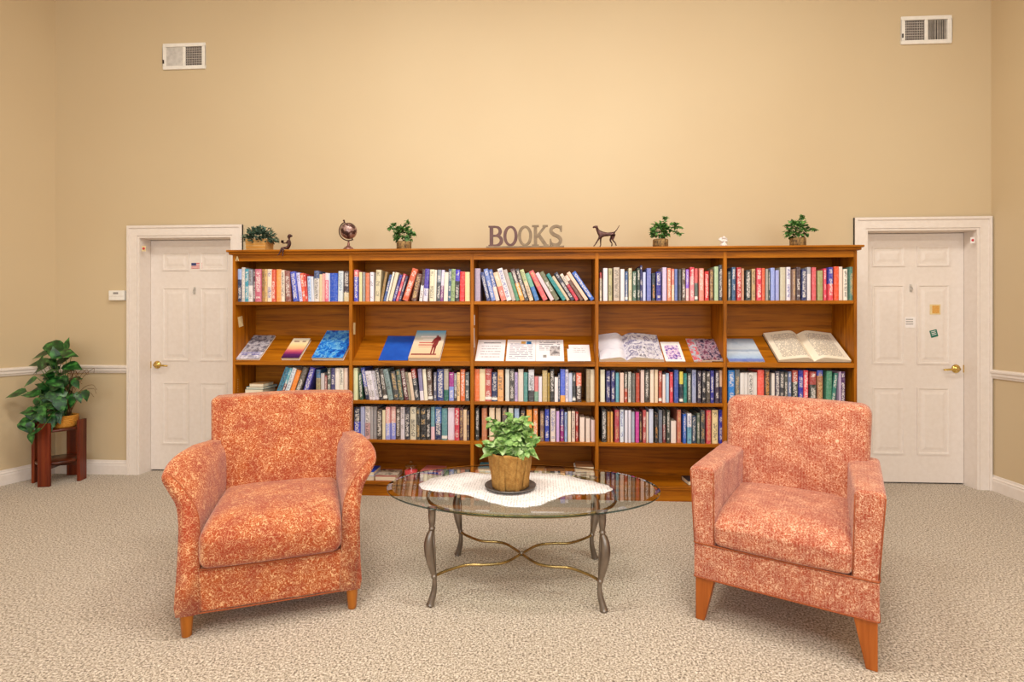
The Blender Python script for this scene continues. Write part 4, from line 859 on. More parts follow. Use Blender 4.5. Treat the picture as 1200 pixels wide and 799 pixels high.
# skinned figures
def skin(name, verts, edges, mat, parent=None, lvl=2, loc=None, root=0):
    me = bpy.data.meshes.new(name); me.from_pydata([v[:3] for v in verts], edges, []); o = bpy.data.objects.new(name, me); C.objects.link(o)
    if parent: o.parent = parent
    if loc is not None: o.location = loc
    md = o.modifiers.new('skin', 'SKIN'); md.use_smooth_shade = True
    for i, v in enumerate(verts):
        s = me.skin_vertices[0].data[i]; r = v[3]; s.radius = r if isinstance(r, tuple) else (r, r); s.use_root = (i == root)
    sb = o.modifiers.new('sub', 'SUBSURF'); sb.levels = lvl; sb.render_levels = lvl
    me.materials.append(mat); return o
# bronze dog, facing left with raised tail
Y = CASE + .0; x0 = X_at(693, Y); x1 = X_at(727, Y); w = x1 - x0
s = w / .34
V = [(.215, 0, .105, .020), (.165, 0, .108, .022), (.115, 0, .112, .027), (.085, 0, .128, .020), (.068, 0, .152, .014), (.060, 0, .172, .0165), (.040, 0, .172, .012), (.016, 0, .164, .008),
     (.252, 0, .116, .019), (.272, 0, .124, .006), (.300, 0, .146, .0045), (.330, 0, .182, .003),
     (.098, -.014, .085, .012), (.070, -.016, .052, .007), (.040, -.016, .018, .0055), (.022, -.016, .006, .0065),
     (.112, .014, .085, .012), (.110, .016, .052, .007), (.112, .016, .018, .0055), (.100, .016, .006, .0065),
     (.258, -.014, .088, .015), (.246, -.016, .058, .009), (.278, -.016, .034, .0055), (.290, -.016, .008, .006),
     (.240, .014, .088, .014), (.222, .016, .058, .009), (.246, .016, .032, .0055), (.240, .016, .008, .006)]
E = [(0, 1), (1, 2), (2, 3), (3, 4), (4, 5), (5, 6), (6, 7), (0, 8), (8, 9), (9, 10), (10, 11), (2, 12), (12, 13), (13, 14), (14, 15), (2, 16), (16, 17), (17, 18), (18, 19), (8, 20), (20, 21), (21, 22), (22, 23), (8, 24), (24, 25), (25, 26), (26, 27)]
dg = empty('dog_statuette', (x0, Y, TOP + .001), 0, 'dark bronze standing dog statuette with raised tail on top of bookcase', 'statuette')
ob = skin('body', [(a * s, b * s * 1.2, c * s * 1.42, r * s * 1.22) for a, b, c, r in V], E, M['bronze'], dg)
for q in (-1, 1):
    m = MB(); rr = []
    for i in range(6):
        t_ = i / 5; zz = .178 - .034 * t_; ww = .013 * (1 - .4 * t_); zz *= 1.42; rr.append([((.066 + .004 * t_ - ww * .6) * s, q * (.013 + .006 * t_) * s, zz * s), ((.066 + .004 * t_) * s, q * (.017 + .006 * t_) * s, zz * s), ((.066 + .004 * t_ + ww * .6) * s, q * (.013 + .006 * t_) * s, zz * s)])
    m.grid(rr); e = m.build('ear', M['bronze'], dg); sm = e.modifiers.new('t', 'SOLIDIFY'); sm.thickness = .002 * s
# girl reading, sitting on the edge with her legs hanging
Yg = CASE - .036; gx = X_at(338, Yg)
fg = empty('reading_figurine', (gx, Yg + .03, TOP), 0, 'bronze figurine of a seated girl holding a book, legs hanging over bookcase edge', 'figurine')
k_ = 1.0
V = [(0, 0, .018, .016), (-.004, 0, .040, .0125), (-.006, 0, .062, .014), (-.008, 0, .074, .008), (-.008, 0, .082, .0055), (-.010, -.001, .092, .0115), (-.011, -.001, .102, .012), (-.010, 0, .112, .009),
     (-.012, -.012, .070, .006), (-.022, -.015, .050, .0045), (-.046, -.010, .048, .0036), (-.056, -.008, .053, .004),
     (-.012, .012, .070, .006), (-.022, .014, .052, .0045), (-.046, .006, .052, .0036), (-.056, .003, .056, .004),
     (-.022, -.012, .014, .0105), (-.046, -.034, .010, .008), (-.052, -.044, -.016, .006), (-.062, -.046, -.040, .0045), (-.074, -.050, -.046, .004),
     (-.018, .008, .014, .0105), (-.034, -.034, .010, .008), (-.034, -.044, -.018, .006), (-.032, -.045, -.044, .0045), (-.038, -.050, -.052, .004)]
E = [(0, 1), (1, 2), (2, 3), (3, 4), (4, 5), (5, 6), (6, 7), (2, 8), (8, 9), (9, 10), (10, 11), (2, 12), (12, 13), (13, 14), (14, 15), (0, 16), (16, 17), (17, 18), (18, 19), (19, 20), (0, 21), (21, 22), (22, 23), (23, 24), (24, 25)]
skin('body', [(a * 1.05, b, c, r) for a, b, c, r in V], E, M['bronze'], fg)
MB().sphere((-.004, 0, .106), .0135, 12, 8, sc=(1, 1, .95)).sphere((.010, 0, .104), .007, 10, 6).build('hair', M['bronze'], fg)
m = MB()
for q in (-1, 1): m.box(0, .022, 0, .001, 0, .020, mat=Matrix.Translation((-.060, -.004, .052)) @ Matrix.Rotation(radians(-70), 4, 'Z') @ Matrix.Rotation(q * .4, 4, 'Z') @ Matrix.Rotation(-.3, 4, 'X') @ Matrix.Translation((0 if q > 0 else -.0, 0, 0)))
m.build('held_book', M['bronze'], fg)
# little white angel
p = X_at(848, CASE); an = empty('white_figurine', (p, CASE + .0, TOP), 0, 'tiny white porcelain figurine with wings on top of bookcase', 'figurine')
MB().lathe([(0, 0), (.026, 0), (.027, .006), (.022, .016), (.014, .040), (.012, .048), (.005, .053), (0, .054)], 16).sphere((.002, -.002, .062), .0115, 12, 8).build('body', M['porcelain'], an)
m = MB()
for q in (-1, 1):
    m.tube(cr([(q * .010, -.006, .044), (q * .020, -.016, .034), (q * .006, -.022, .036)], 4), [.006] * 4 + [.0045] * 5, 8)
m.build('arms', M['porcelain'], an)
for q in (-1, 1):
    m = MB(); n_ = 7
    m.grid([[(q * (.004 + .030 * t_ / n_ * (1 if j else .2)), .012 + .003 * j, .03 + j * (.034 + .010 * sin(t_ / n_ * pi)) * (1 - .35 * t_ / n_)) for j in (0, 1)] for t_ in range(n_ + 1)])
    o = m.build('wing', M['porcelain'], an); sm = o.modifiers.new('t', 'SOLIDIFY'); sm.thickness = .004

# ------------------------------------------------------------------ armchairs
def seam(parent, pts, r=.0035, closed=False, name='piping', n=6, mat='seam'):
    return MB().tube(cr(pts, n, closed), r, 6, closed=closed).build(name, M[mat], parent)
def loft_arm(side, stations, mat_, parent, name='arm', bevel=0, sub=1):
    """stations: list of (y-offset function list) closed rings; first one is the front face"""
    m = MB(); m.grid(stations, closed_u=True, cap=True); return m.build(name, mat_, parent)
def left_chair():
    px = [on_z(205, 722, .095), on_z(424, 692, .095)]
    a, b = px; c = (a + b) / 2; ang = atan2(b.y - a.y, b.x - a.x); hw = (b - a).length / 2
    r = empty('armchair', (c.x, c.y, 0), ang + LC_ROT, 'rust-orange patterned armchair with flared arms, left of the glass table', 'armchair', 'armchairs')
    F = M['fab_l']; hw = .362; z0 = .095; D = .80; zt_f = lambda y: .652 + .054 * sin(min(1, y / .34) * pi / 2) - .03 * max(0, (y - .45) / .25)
    # frame rail under the cushion
    m = MB(); rbox(m, (0, .40, .185), (2 * hw - .16, .78, .18), .012, 6, rs=3); rail = m.build('seat_rail', F, r)
    for s in (-1, 1):
        rings = []
        for y in [0, .010, .03, .06, .10, .15, .21, .28, .36, .44, .52, .60, .70]:
            zt = zt_f(y); gg = min(1, y / .6); fl = .080 + .014 * sin(min(1, y / .16) * pi / 2) - .082 * gg ** 1.2
            P = [(hw - .085, z0), (hw, z0), (hw + .001, .25), (hw + .002, .42), (hw + .016 * fl / .08, .52), (hw + fl * .50, zt - .086), (hw + fl * .84, zt - .043), (hw + fl, zt - .016), (hw + fl - .005, zt - .003), (hw + fl - .020, zt),
                 (hw + fl - .040 - .028 * gg, zt - .018 + .016 * gg), (hw - .004 + fl * .12 - .058 * gg, zt - .056 + .036 * gg), (hw - .036 - .050 * gg, zt - .115 + .045 * gg), (hw - .062 - .035 * gg, .49), (hw - .074 - .020 * gg, .42), (hw - .083, .26)]
            rk = .16 if y < .3 else 0.0; k = max(0, 1 - y / .3)
            ring = []
            for v in cr([Vector((x, 0, z)) for x, z in P], 3, True):
                inset = .010 if y == 0 else 0
                cx_, cz_ = hw - .02, .38
                ring.append((s * (v.x + (cx_ - v.x) * inset), y + (.125 * max(0, (v.z - z0) / .55) ** 1.6) * k, max(z0, v.z + (cz_ - v.z) * inset * .6)))
            rings.append(ring)
        m = MB(); m.grid(rings, closed_u=True, cap=True); arm_ = m.build('arm', F, r)
        fr = rings[1]; q = [Vector(p) + Vector((0, -.004, 0)) for p in fr]
        # piping follows the inner curve of the front panel up to the tip
        idx = [i for i, p in enumerate(q)]
        ii = [i for i, v in enumerate(fr) if i >= len(fr) * .56]
        path = [Vector(fr[i]) for i in ii[::-1]]
        MB().tube(path, .0028, 6).build('piping', M['seam'], arm_)
    # back, splayed wider at the top and leaning away
    def wb(p, u):
        t = (u.z + 1) / 2; p.x *= .93 + .09 * t; p.y += .17 * t + .02 * (1 - u.x * u.x) * (-1) * (1 - u.y) * .5 - .030 * (1 - u.y) * .5 * sin(pi * t) * (1 - u.x ** 2)
        p.z += (-.012 * u.x * u.x + .004) * (1 if t > .5 else 0) * t; return p
    m = MB(); rbox(m, (0, .605, .60), (.715, .150, .60), .022, 10, wb); m.build('backrest', F, r)
    m = MB(); rbox(m, (0, .745, .40), (.60, .05, .60), .02, 6, lambda p, u: Vector((p.x, p.y + .05 * (u.z + 1) / 2, p.z))); m.build('outer_back', F, r)
    # seat cushion with crown
    def wc(p, u):
        if u.z > 0: p.z += (.036 * (1 - u.x ** 4) * (1 - .7 * abs(u.y) ** 3) - .040 * max(0, -u.y) ** 5) * u.z
        p.y -= .016 * (1 - u.x ** 2) * max(0, -u.y) * (1 - abs(u.z) * .5); p.x *= 1 + .10 * max(0, -u.y) * 0
        return p
    m = MB(); rbox(m, (0, .280, .362), (2 * (hw - .080), .60, .176), .045, 12, wc, rs=5); cu = m.build('seat_cushion', F, r)
    hwi = hw - .082
    seam(cu, [(-hwi, .006, .276), (-.1, -.006, .276), (.1, -.006, .276), (hwi, .006, .276)], .003)
    seam(rail, [(-hw, .006, z0 + .004), (-.15, .006, z0 + .001), (.15, .006, z0 + .001), (hw, .006, z0 + .004)], .003)
    for sx_, y, tz in ((-1, .032, 0), (1, .032, 0), (-1, .70, .0), (1, .70, 0)):
        MB().lathe([(0, 0), (.017, 0), (.019, .004), (.026, .095), (.027, .13), (0, .13)], 20, c=(sx_ * (hw - .034), y, 0)).build('leg', M['leg_l'], r)
    return r
def right_chair():
    a, b = on_z(811, 679.5, .185), on_z(1030, 726, .185); c = (a + b) / 2; ang = atan2(b.y - a.y, b.x - a.x)
    r = empty('armchair', (c.x, c.y, 0), ang + RC_ROT, 'coral patterned armchair with straight arms and tapered wooden legs, right side', 'armchair', 'armchairs')
    F = M['fab_r']; hw = .335; z0 = .185; zr = .335; D = .74
    m = MB(); rbox(m, (0, D / 2, (z0 + zr) / 2), (2 * hw, D, zr - z0), .010, 6, rs=3); rail = m.build('seat_rail', F, r)
    for s in (-1, 1):
        def wa(p, u):
            t = (p.z - zr) / .31; p.x += s * (.022 * t * (1 if u.x * s > 0 else .35)); yy = max(0, p.y / D); p.x -= s * .034 * yy * (0 if u.x * s > 0 else min(1, -u.x * s * 2))
            if u.z > 0: p.z += -.020 * max(0, yy - .1) + .006 * (1 - u.x ** 2) - .012 * u.x * s * 0
            p.y += .018 * t * max(0, -u.y); return p
        m = MB(); rbox(m, (s * (hw - .044), D / 2 - .01, zr + .158), (.088, D - .02, .330), .016, 8, wa, rs=4); arm_ = m.build('arm', F, r)
        xi = hw - .088; xo = hw
        for x, k in ((xi + .003, .35), (xo - .003, 1)):
            MB().tube([(s * (x + .022 * k * (z - zr) / .31), .003 + .018 * max(0, (z - zr) / .31), z) for z in (zr + .01, .42, .50, .58, .645)], .0024, 6).build('piping', M['seam'], arm_)
    def wb(p, u):
        t = (u.z + 1) / 2; p.y += .15 * t - .025 * (1 - u.x ** 2) * (1 - u.y) * .5 * sin(pi * min(1, t)); p.x *= .93 + .07 * t
        p.z += .010 * (1 - u.x ** 2) * t; return p
    m = MB(); rbox(m, (0, .585, .615), (.655, .155, .56), .045, 10, wb, rs=5); m.build('backrest', F, r)
    def wc(p, u):
        if u.z > 0: p.z += (.036 * (1 - u.x ** 4) * (1 - .6 * abs(u.y) ** 3) - .045 * max(0, -u.y) ** 4) * u.z
        p.y -= .012 * (1 - u.x ** 2) * max(0, -u.y); return p
    m = MB(); rbox(m, (0, .280, .404), (2 * (hw - .080), .575, .135), .032, 12, wc, rs=5); m.build('seat_cushion', F, r)
    for z in (zr + .002, z0 + .004):
        e = .012; q = [(-hw, D), (-hw, e), (-hw + e * .3, e * .3), (-hw + e, 0), (hw - e, 0), (hw - e * .3, e * .3), (hw, e), (hw, D)]
        MB().tube([(x, y - .001, z) for x, y in q], .0036, 6).build('piping', M['seam'], rail)
    for sx_, y, dy in ((-1, .0, 1), (1, .0, 1), (-1, D, -1), (1, D, -1)):
        X = sx_ * hw; rows = []
        for z, wd in ((0, .036), (.004, .038), (z0 + .004, .078)):
            x0, x1 = sorted((X - sx_ * .006, X - sx_ * (.006 + wd))); y0, y1 = sorted((y + dy * .008, y + dy * (.008 + wd)))
            if dy < 0: y0 += .05 * (1 - z / z0) ; y1 += .05 * (1 - z / z0)
            rows.append([(x0, y0, z), (x1, y0, z), (x1, y1, z), (x0, y1, z)])
        m = MB(); m.grid(rows, closed_u=True, smooth=False, cap=True); m.build('leg', M['leg_r'], r, bevel=.003)
    return r
LC_ROT, RC_ROT = radians(3), radians(-6)
left_chair(); right_chair()

# ------------------------------------------------------------------ glass coffee table
GZ = .46
p0 = on_z(451, 574, GZ); p1 = on_z(771, 574, GZ); pf = on_z(611, 603.5, GZ); pb = on_z(611, 543, GZ)
tx, ty = (p0.x + p1.x) / 2, (pf.y + pb.y) / 2; ra, rb = .695, (pb.y - pf.y) / 2
tb = empty('coffee_table', (tx, ty, 0), 0, 'oval glass-topped coffee table with curved pewter metal legs between the armchairs', 'coffee table')
m = MB(); n = 96
def el(k, z): return [(ra * k[0] * cos(2 * pi * i / n), rb * k[1] * sin(2 * pi * i / n), z) for i in range(n)]
bv = lambda d: (1 - d / ra, 1 - d / rb)
m.grid([el(bv(.0), GZ - .008), el(bv(0), GZ - .005), el(bv(.022), GZ)], closed_u=True, mi=0, smooth=False); m.grid([el(bv(.0), GZ - .008), el(bv(0), GZ - .005)], closed_u=True, mi=1, smooth=False)
m = MB(); m.grid([el(bv(.002), GZ - .013), el(bv(0), GZ - .009), el(bv(0), GZ - .004)], closed_u=True, mi=1, smooth=False)
m.grid([el(bv(0), GZ - .004), el(bv(.024), GZ)], closed_u=True, mi=0, smooth=False)
b_ = len(m.v); m.add(el(bv(.024), GZ), [tuple(range(n))], 0); m.add(el(bv(.002), GZ - .013), [tuple(range(n))[::-1]], 0)
m.build('glass_top', [M['glass'], M['glass_edge']], tb)
L4 = []
for px_, py_ in ((505, 709), (707.5, 717), (537, 649.5), (697, 655)):
    q = on_z(px_, py_, 0); L4.append((q.x - tx, q.y - ty))
fx = (abs(L4[0][0]) + abs(L4[1][0])) / 2; fy0 = (L4[0][1] + L4[1][1]) / 2; fy1 = (L4[2][1] + L4[3][1]) / 2; cxm = sum(a for a, b in L4) / 4
FT = [(L4[0][0], fy0), (L4[1][0], fy0), (L4[2][0], fy1), (L4[3][0], fy1)]
AN = []
for i, (lx, ly) in enumerate(FT):
    s = -1 if lx < 0 else 1; f = -1 if i < 2 else 1; q = Vector((s * .93, f * .37, 0)).normalized()
    ank = .133
    def P(o, z): return Vector((lx, ly, 0)) - q * .012 + q * o + Vector((0, 0, z))
    # foot, ankle knob, bellied leaf, collar, ribbed upper post
    pts = cr([P(.014, .004), P(.010, .018), P(-.004, .07), P(-.006, .115), P(-.004, ank)], 5); rs = [.0195 - .0085 * min(1, i_ / 14) for i_ in range(len(pts))]
    m = MB(); m.tube(pts, rs, 12); m.sphere(P(-.004, ank), .0145, 14, 10)
    belly = cr([P(-.004, ank), P(.004, .165), P(.014, .215), P(.020, .270), P(.017, .315), P(.006, .350)], 5)
    nb = len(belly); m.tube(belly, [.010 + .013 * sin(pi * min(1, j / (nb - 1)) ** 1.3) for j in range(nb)], 12)
    # inner straight spine of the leg
    m.tube([P(-.006, ank), P(-.004, .25), P(.002, .36)], .0075, 8)
    m.lathe([(0, .346), (.012, .346), (.015, .352), (.015, .358), (.011, .364)], 16, c=tuple(P(.006, 0)))
    m.lathe([(.011, .362), (.0155, .385), (.0175, .41), (.0175, GZ - .016), (.024, GZ - .014), (.024, GZ - .0115), (0, GZ - .0115)], 16, c=tuple(P(.006, 0)))
    m.build('leg', M['pewter'], tb); AN.append(P(-.004, ank))
cc = (AN[0] + AN[1] + AN[2] + AN[3]) / 4
for i, a in enumerate(AN):
    d = cc - a; sy = 1 if a.y < cc.y else -1; sx_ = 1 if a.x < cc.x else -1
    pts = cr([a, a + Vector((sx_ * .045, sy * .055, 0)), a + Vector((sx_ * .13, sy * .118, .0)), a + Vector((sx_ * .22, sy * .128, 0)), Vector((cc.x - sx_ * .075, a.y + sy * .160, a.z)), cc + Vector((0, 0, 0))], 7)
    MB().tube(pts, .0068, 10).build('stretcher', M['brassrod'], tb)
MB().sphere(cc, .012, 12, 8).build('stretcher_boss', M['pewter'], tb)
m = MB(); k0 = .0
ring = []
rx = (abs(FT[0][0]) + abs(FT[1][0]) + abs(FT[2][0]) + abs(FT[3][0])) / 4; ry = (fy1 - fy0) / 2; cy = (fy0 + fy1) / 2
for i in range(64):
    a = 2 * pi * i / 64; e = 2 / 2.6; c_, s_ = cos(a), sin(a)
    ring.append((cxm + rx * 1.20 * (abs(c_) ** e) * (1 if c_ > 0 else -1), cy + ry * 1.24 * (abs(s_) ** e) * (1 if s_ > 0 else -1), GZ - .020))
m.tube(ring, .0075, 8, closed=True); m.build('top_ring', M['brassrod'], tb)
# lace runner
pts = [(491, 569), (505, 561), (530, 556.5), (548, 553.5), (575, 555.5), (603, 553.5), (633, 554.5), (656, 556), (680, 561), (704, 566.5), (717, 572), (710, 577.5), (690, 579), (668, 579.5), (650, 585), (632, 592), (610, 594.5), (588, 592), (566, 586), (548, 580.5), (523, 577), (501, 574.5)]
W3 = [on_z(x, y, GZ + .001) for x, y in pts]; cen = sum(W3, Vector()) / len(W3)
smo = cr(W3, 6, True); nn = len(smo); m = MB(); rows = []
for kx in (0, .25, .5, .75, 1):
    rows.append([(cen + (p - cen) * (kx * (1 + (.012 * sin(i * 2 * pi / 5.5) if kx == 1 else 0)))) - Vector((tx, ty, 0)) for i, p in enumerate(smo)])
m.grid([[Vector((q.x, q.y, 0)) for q in r_] for r_ in rows[1:]], closed_u=True); m.add([Vector((q.x, q.y, 0)) for q in rows[1]], [tuple(range(nn))])
o = m.build('lace_runner', M['lace'], loc=(tx, ty, GZ + .0012)); sm = o.modifiers.new('t', 'SOLIDIFY'); sm.thickness = .0012; sm.offset = 1
tag(o, 'white crocheted lace runner spread on the glass coffee table', 'table runner')
# plant in its wrapped pot on a dark saucer
q = on_z(598, 570.5, GZ + .006); GZ2 = GZ + .003
sc_ = empty('saucer', (q.x, q.y, GZ2), 0, 'dark grey ribbed saucer under the potted plant on the table', 'saucer')
m = MB(); m.lathe([(0, 0), (.10, 0), (.128, .012), (.130, .016), (.124, .017), (.096, .006), (0, .006)], 40)
dish = m.build('dish', M['saucer'], sc_)
m = MB()
for k in range(7): rr_ = .100 + k * .0042; m.lathe([(rr_ - .0008, .0065 + k * .0017), (rr_, .0085 + k * .0017), (rr_ + .0008, .0075 + k * .0017)], 40)
m.build('ribs', M['pewter'], dish)
pp = empty('potted_plant', (q.x, q.y, GZ2 + .0065), 0, 'pale green leafy plant in brown wrapped pot on the glass coffee table', 'potted plant')
rt = .110; rbm = .088; hp = .178; m = MB(); rows = []; n = 64; rd = random.Random(4)
ph = [rd.uniform(0, 6.28) for _ in range(8)]
for j in range(13):
    z = hp * j / 12; R_ = rbm + (rt - rbm) * (j / 12) ** .9
    rows.append([((R_ + .0035 * sin(5 * a + ph[0] + z * 14) + .0022 * sin(11 * a + ph[1] - z * 30) + .0015 * sin(23 * a + ph[2])) * cos(a), (R_ + .0035 * sin(5 * a + ph[0] + z * 14) + .0022 * sin(11 * a + ph[1] - z * 30) + .0015 * sin(23 * a + ph[2])) * sin(a), z + (.004 * sin(3 * a + ph[3]) + .003 * sin(7 * a + ph[4]) if j == 12 else 0)) for a in [2 * pi * i / n for i in range(n)]])
rows.append([(x * .93, y * .93, z - .002) for x, y, z in rows[-1]]); rows.append([(x * .9, y * .9, hp - .03) for x, y, z in rows[-1]])
m.grid(rows, closed_u=True); m.add(rows[0], [tuple(range(n))[::-1]]); wp = m.build('wrapped_pot', M['kraft'], pp)
for (a0, wdt, z_) in ((radians(238), .34, .0), (radians(288), .26, .0), (radians(315), .10, .02)):       # overlapping folds of the wrap
    m = MB(); rows = []
    for j in range(8):
        z = z_ + (hp - z_ - .004) * j / 7; R_ = rbm + (rt - rbm) * (z / hp) ** .9 + .0085; sl = a0 + .10 * (j / 7)
        rows.append([((R_ - (.006 if i in (0, 6) else .0)) * cos(sl + wdt * (i / 6) * (1 - .3 * j / 7)), (R_ - (.006 if i in (0, 6) else 0)) * sin(sl + wdt * (i / 6) * (1 - .3 * j / 7)), z) for i in range(7)])
    m.grid(rows); m.build('wrap_fold', M['kraft'], wp)
MB().lathe([(0, hp - .018), (rt * .90, hp - .020)], 32).build('soil', M['soil'], pp)
st = MB(); lf = MB(); rd = random.Random(21)
heads = [(-.095, -.02, .345), (-.06, .02, .29), (-.02, -.03, .325), (.0, .02, .36), (.045, -.02, .30), (.085, .0, .345), (.105, -.01, .27), (-.10, -.05, .225), (-.13, -.02, .20), (.03, -.075, .24), (-.05, -.08, .25), (.10, -.06, .21), (.02, .06, .31), (-.08, .06, .28), (.08, .06, .27), (-.03, -.09, .215), (.07, -.085, .205), (.06, .02, .33), (-.035, .0, .30), (.13, .02, .23)]
for (hx_, hy_, hz_) in heads:
    pts = cr([(hx_ * .25, hy_ * .25, hp - .02), (hx_ * .55, hy_ * .6, hp + (hz_ - hp) * .55), (hx_, hy_, hz_)], 5); st.tube(pts, .0022, 6)
    for j, q_ in enumerate(pts[3:]):
        big = 1 - .55 * j / (len(pts) - 4)
        for e in (0, 1, 2):
            a = j * 1.3 + e * 2.2 + rd.uniform(-.4, .4); add_leaf(lf, q_ + Vector((rd.uniform(-.012, .012), rd.uniform(-.012, .012), rd.uniform(-.012, .012))), (cos(a), sin(a), rd.uniform(-.6, .8)), (rd.uniform(-.7, .7), rd.uniform(-1.2, 0), 1), (.026 + .026 * big) * rd.uniform(.7, 1.15), (.022 + .022 * big) * rd.uniform(.8, 1.1), .35, 0, (.1, .8, 1, .95, .6, .08), .10)
add_leaf(lf, (-.07, -.05, hp + .01), (-.9, -.3, -.15), (0, -.3, 1), .085, .05, .3); add_leaf(lf, (.08, -.04, hp + .015), (.9, -.3, -.1), (0, -.4, 1), .07, .05, .6)
st.build('stems', M['stem'], pp); lf.build('foliage', M['leaf_table'], pp)

# ------------------------------------------------------------------ plant stand in the left corner
ft = [(54, 569.5), (41, 564.5), (98.5, 562), (85, 556.5)]; W4 = [on_z(a, b, 0) for a, b in ft]; sc0 = (W4[0] + W4[3] + W4[1] + W4[2]) / 4
ps = empty('plant_stand', (sc0.x, sc0.y, 0), 0, 'dark red-brown wooden plant stand with four plank legs in the left corner', 'plant stand')
HT = .50
for i, q in enumerate(W4):
    d = Vector((q.x - sc0.x, q.y - sc0.y, 0)); a = atan2(d.y, d.x); Rr = .165
    m = MB(); m.box(-.012, .012, -.043, .043, 0, HT); mt = Matrix.Rotation(a, 4, 'Z') @ Matrix.Translation((Rr, 0, 0))
    m2 = MB(); m2.box(-.012, .012, -.043, .043, 0, HT, mat=mt); m2.build('leg', M['stand'], ps, bevel=.004)
for nm, z in (('top_disc', HT - .022 - .035), ('lower_disc', .185)):
    MB().lathe([(0, z - .02), (.150, z - .02), (.153, z - .016), (.153, z - .004), (.149, z), (0, z)], 48).build(nm, M['stand_x'], ps)
bl = MB()
for q in W4[:2]:
    a = atan2(q.y - sc0.y, q.x - sc0.x)
    for s in (0, pi): bl.box(-.152, .152, -.018, .018, .128, .163, mat=Matrix.Rotation(a, 4, 'Z'))
bl.build('cross_brace', M['stand_x'], ps)
zt = HT - .057
pb_ = empty('potted_plant', (sc0.x + .035, sc0.y, zt + .0005), 0, 'large dark green vining plant in a woven basket on the corner stand', 'potted plant')
MB().lathe([(0, 0), (.080, 0), (.086, .01), (.094, .085), (.098, .092), (.092, .096), (.086, .088), (.082, .02)], 28).build('basket', M['basket'], pb_); bsk = C.objects[-1] if False else [o for o in pb_.children][0]
m = MB()
for k in range(6): m.lathe([(.084 + k * .0022, .012 + k * .014), (.0885 + k * .0022, .018 + k * .014), (.085 + k * .0024, .024 + k * .014)], 28)
m.build('weave_band', M['basket'], bsk)
MB().lathe([(0, .080), (.088, .080)], 24).build('soil', M['soil'], pb_)
base = Vector((sc0.x + .035, sc0.y, zt)); Dp = (sc0 - EYE).dot(FWD)
def at_px(px, py, dd):  # point of the plant measured in the photograph, dd = metres nearer than the stand's axis
    dd += .09 if px < 50 else .0; r_ = ray(px, py); return EYE + r_ * (Dp - dd) - base
LV = [(63, 405, .0, 34, -12), (72, 414, .05, 36, 10), (50, 414, -.02, 26, 190), (82, 428, .06, 28, 0), (72, 421, .0, 30, 200), (47, 424, .03, 26, 180), (45, 432, .06, 14, 225), (60, 424, .05, 20, -30), (36, 446, .06, 20, 205), (48, 431, -.02, 22, 200), (20, 460, .06, 26, 185),
      (38, 461, .08, 24, 170), (57, 441, .1, 20, 10), (64, 446, .12, 26, -20), (66, 452, .1, 26, 200), (60, 464, .13, 20, -50), (56, 474, .14, 22, -10), (70, 472, .14, 24, -70), (66, 466, .08, 22, -30), (100, 462, .08, 16, -80), (92, 464, .04, 16, -60), (36, 484, .12, 22, -60), (34, 482, .14, 20, 170), (32, 494, .14, 22, -30),
      (50, 490, .16, 18, -70), (60, 492, .15, 16, -60), (36, 512, .16, 16, -90), (30, 498, .12, 24, -40), (58, 456, .06, 22, 120), (74, 436, .02, 24, 30), (44, 470, .12, 18, 220), (82, 452, .06, 20, 60), (78, 462, .05, 22, -20), (52, 452, .1, 20, 150), (68, 434, .03, 22, 80),
      (55, 484, .15, 20, 200), (46, 478, .13, 18, 160), (64, 480, .1, 20, -100), (72, 460, .1, 18, 130), (86, 444, .0, 20, 20), (54, 466, .03, 24, 100), (76, 448, .1, 18, -120), (42, 505, .16, 15, 200), (60, 412, .0, 20, 100), (74, 478, .12, 16, -90), (84, 470, .09, 16, -110)]
lf = MB(); st = MB(); tp = Vector((0, 0, .09)); rd = random.Random(5)
LV += [(rd.gauss(60, 11), rd.gauss(452, 22), rd.uniform(-.03, .13), rd.uniform(12, 20), rd.uniform(-180, 180)) for _ in range(34)]
LV += [(rd.gauss(50, 8), rd.uniform(470, 500), rd.uniform(.13, .17), rd.uniform(12, 17), rd.uniform(-150, -30)) for _ in range(10)]
for (a, b, dd, Lp, ang) in LV:
    p = at_px(a, b, dd); d = (RGT * cos(radians(ang)) + Vector((0, 0, sin(radians(ang)))) - FWD * .25).normalized(); Lm = Lp * .86 * Dp / FOC
    add_leaf(lf, p - d * Lm * .4, d, (-FWD * .55 + Vector((rd.uniform(-.3, .3), 0, .8))), Lm, Lm * .66, .28, 0, (.12, .86, 1, .9, .62, .3, .02), .10)
    r0_ = p - d * Lm * .4; mid = (tp + r0_) / 2 + Vector((0, 0, .05 if r0_.z > 0 else .10)); st.tube(cr([tp + Vector((rd.uniform(-.04, .04), rd.uniform(-.04, .04), -.012)), mid, r0_], 5), .0022, 5)
st.build('stems', M['stem'], pb_); lf.build('foliage', M['leaf_dark'], pb_)
tw = MB()
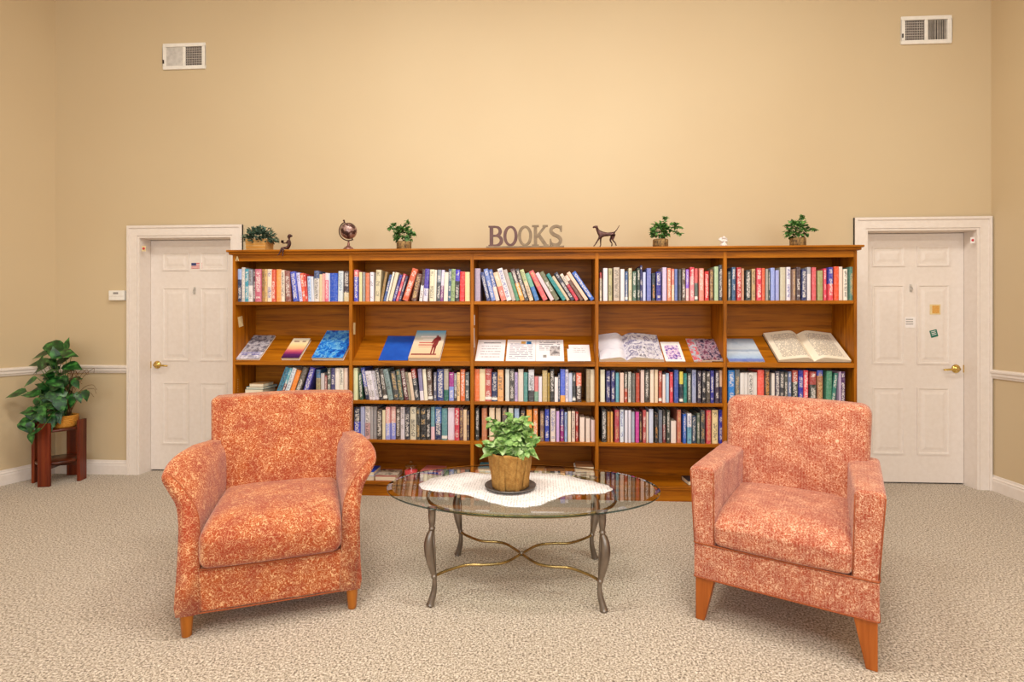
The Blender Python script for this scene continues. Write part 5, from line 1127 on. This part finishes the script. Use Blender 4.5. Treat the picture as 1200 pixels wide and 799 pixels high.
for _ in range(34):
    e = at_px(rd.uniform(72, 112), rd.uniform(430, 462), rd.uniform(-.05, .1)); s0 = Vector((rd.uniform(.0, .05), rd.uniform(-.03, .03), .08)); mid = (s0 * .45 + e * .55) + Vector((0, 0, .07)); tw.tube(cr([s0, mid, e, e + Vector((rd.uniform(0, .05), 0, -.04))], 4), .0018, 4)
tw.build('dry_twigs', M['twig'], pb_)

# ------------------------------------------------------------------ light and camera
def area(name, loc, rot, sx_, sy_, watts, col):
    l = bpy.data.lights.new(name, 'AREA'); l.shape = 'RECTANGLE'; l.size = sx_; l.size_y = sy_; l.energy = watts; l.color = col
    o = bpy.data.objects.new(name, l); C.objects.link(o); o.location = loc; o.rotation_euler = rot; return o
for i, (x, y) in enumerate(((-1.1, 1.9), (1.0, 1.9), (-1.1, -.9), (1.0, -.9))):
    area('ceiling_light', (x, y, HC - .03), (0, 0, 0), 1.2, .6, LAMPW, (1, .965, .90))
    fr_ = MB().box(-.66, .66, -.36, .36, 0, .02).build('ceiling_light_frame', M['white'], loc=(x, y, HC - .021)); tag(fr_, 'white frame of a ceiling light panel', 'ceiling light', 'ceiling lights')
for i, (a, b) in enumerate(wx):
    area('window_daylight', ((a + b) / 2, REAR - .06, (wz[0] + wz[1]) / 2), (radians(90), 0, 0), b - a - .1, wz[1] - wz[0] - .1, WINW, (.84, .92, 1.0))
w_ = bpy.data.worlds.new('World'); bpy.context.scene.world = w_; w_.use_nodes = True
w_.node_tree.nodes['Background'].inputs[0].default_value = (.75, .85, 1, 1); w_.node_tree.nodes['Background'].inputs[1].default_value = .8
cd = bpy.data.cameras.new('camera'); cam = bpy.data.objects.new('camera', cd); C.objects.link(cam); cam.location = EYE; cam.rotation_euler = (radians(90), 0, TH)
cd.sensor_width = 36; cd.lens = 36 * FOC / 1200; cd.shift_y = -(399.5 - HY) / 1200; cd.clip_start = .05; bpy.context.scene.camera = cam
sc = bpy.context.scene; sc.view_settings.view_transform = 'Standard'; sc.view_settings.look = 'None'; sc.view_settings.exposure = EXPO; sc.view_settings.gamma = 1; sc.view_settings.use_curve_mapping = False
sc.cycles.max_bounces = 10; sc.cycles.diffuse_bounces = 6; sc.cycles.transparent_max_bounces = 16
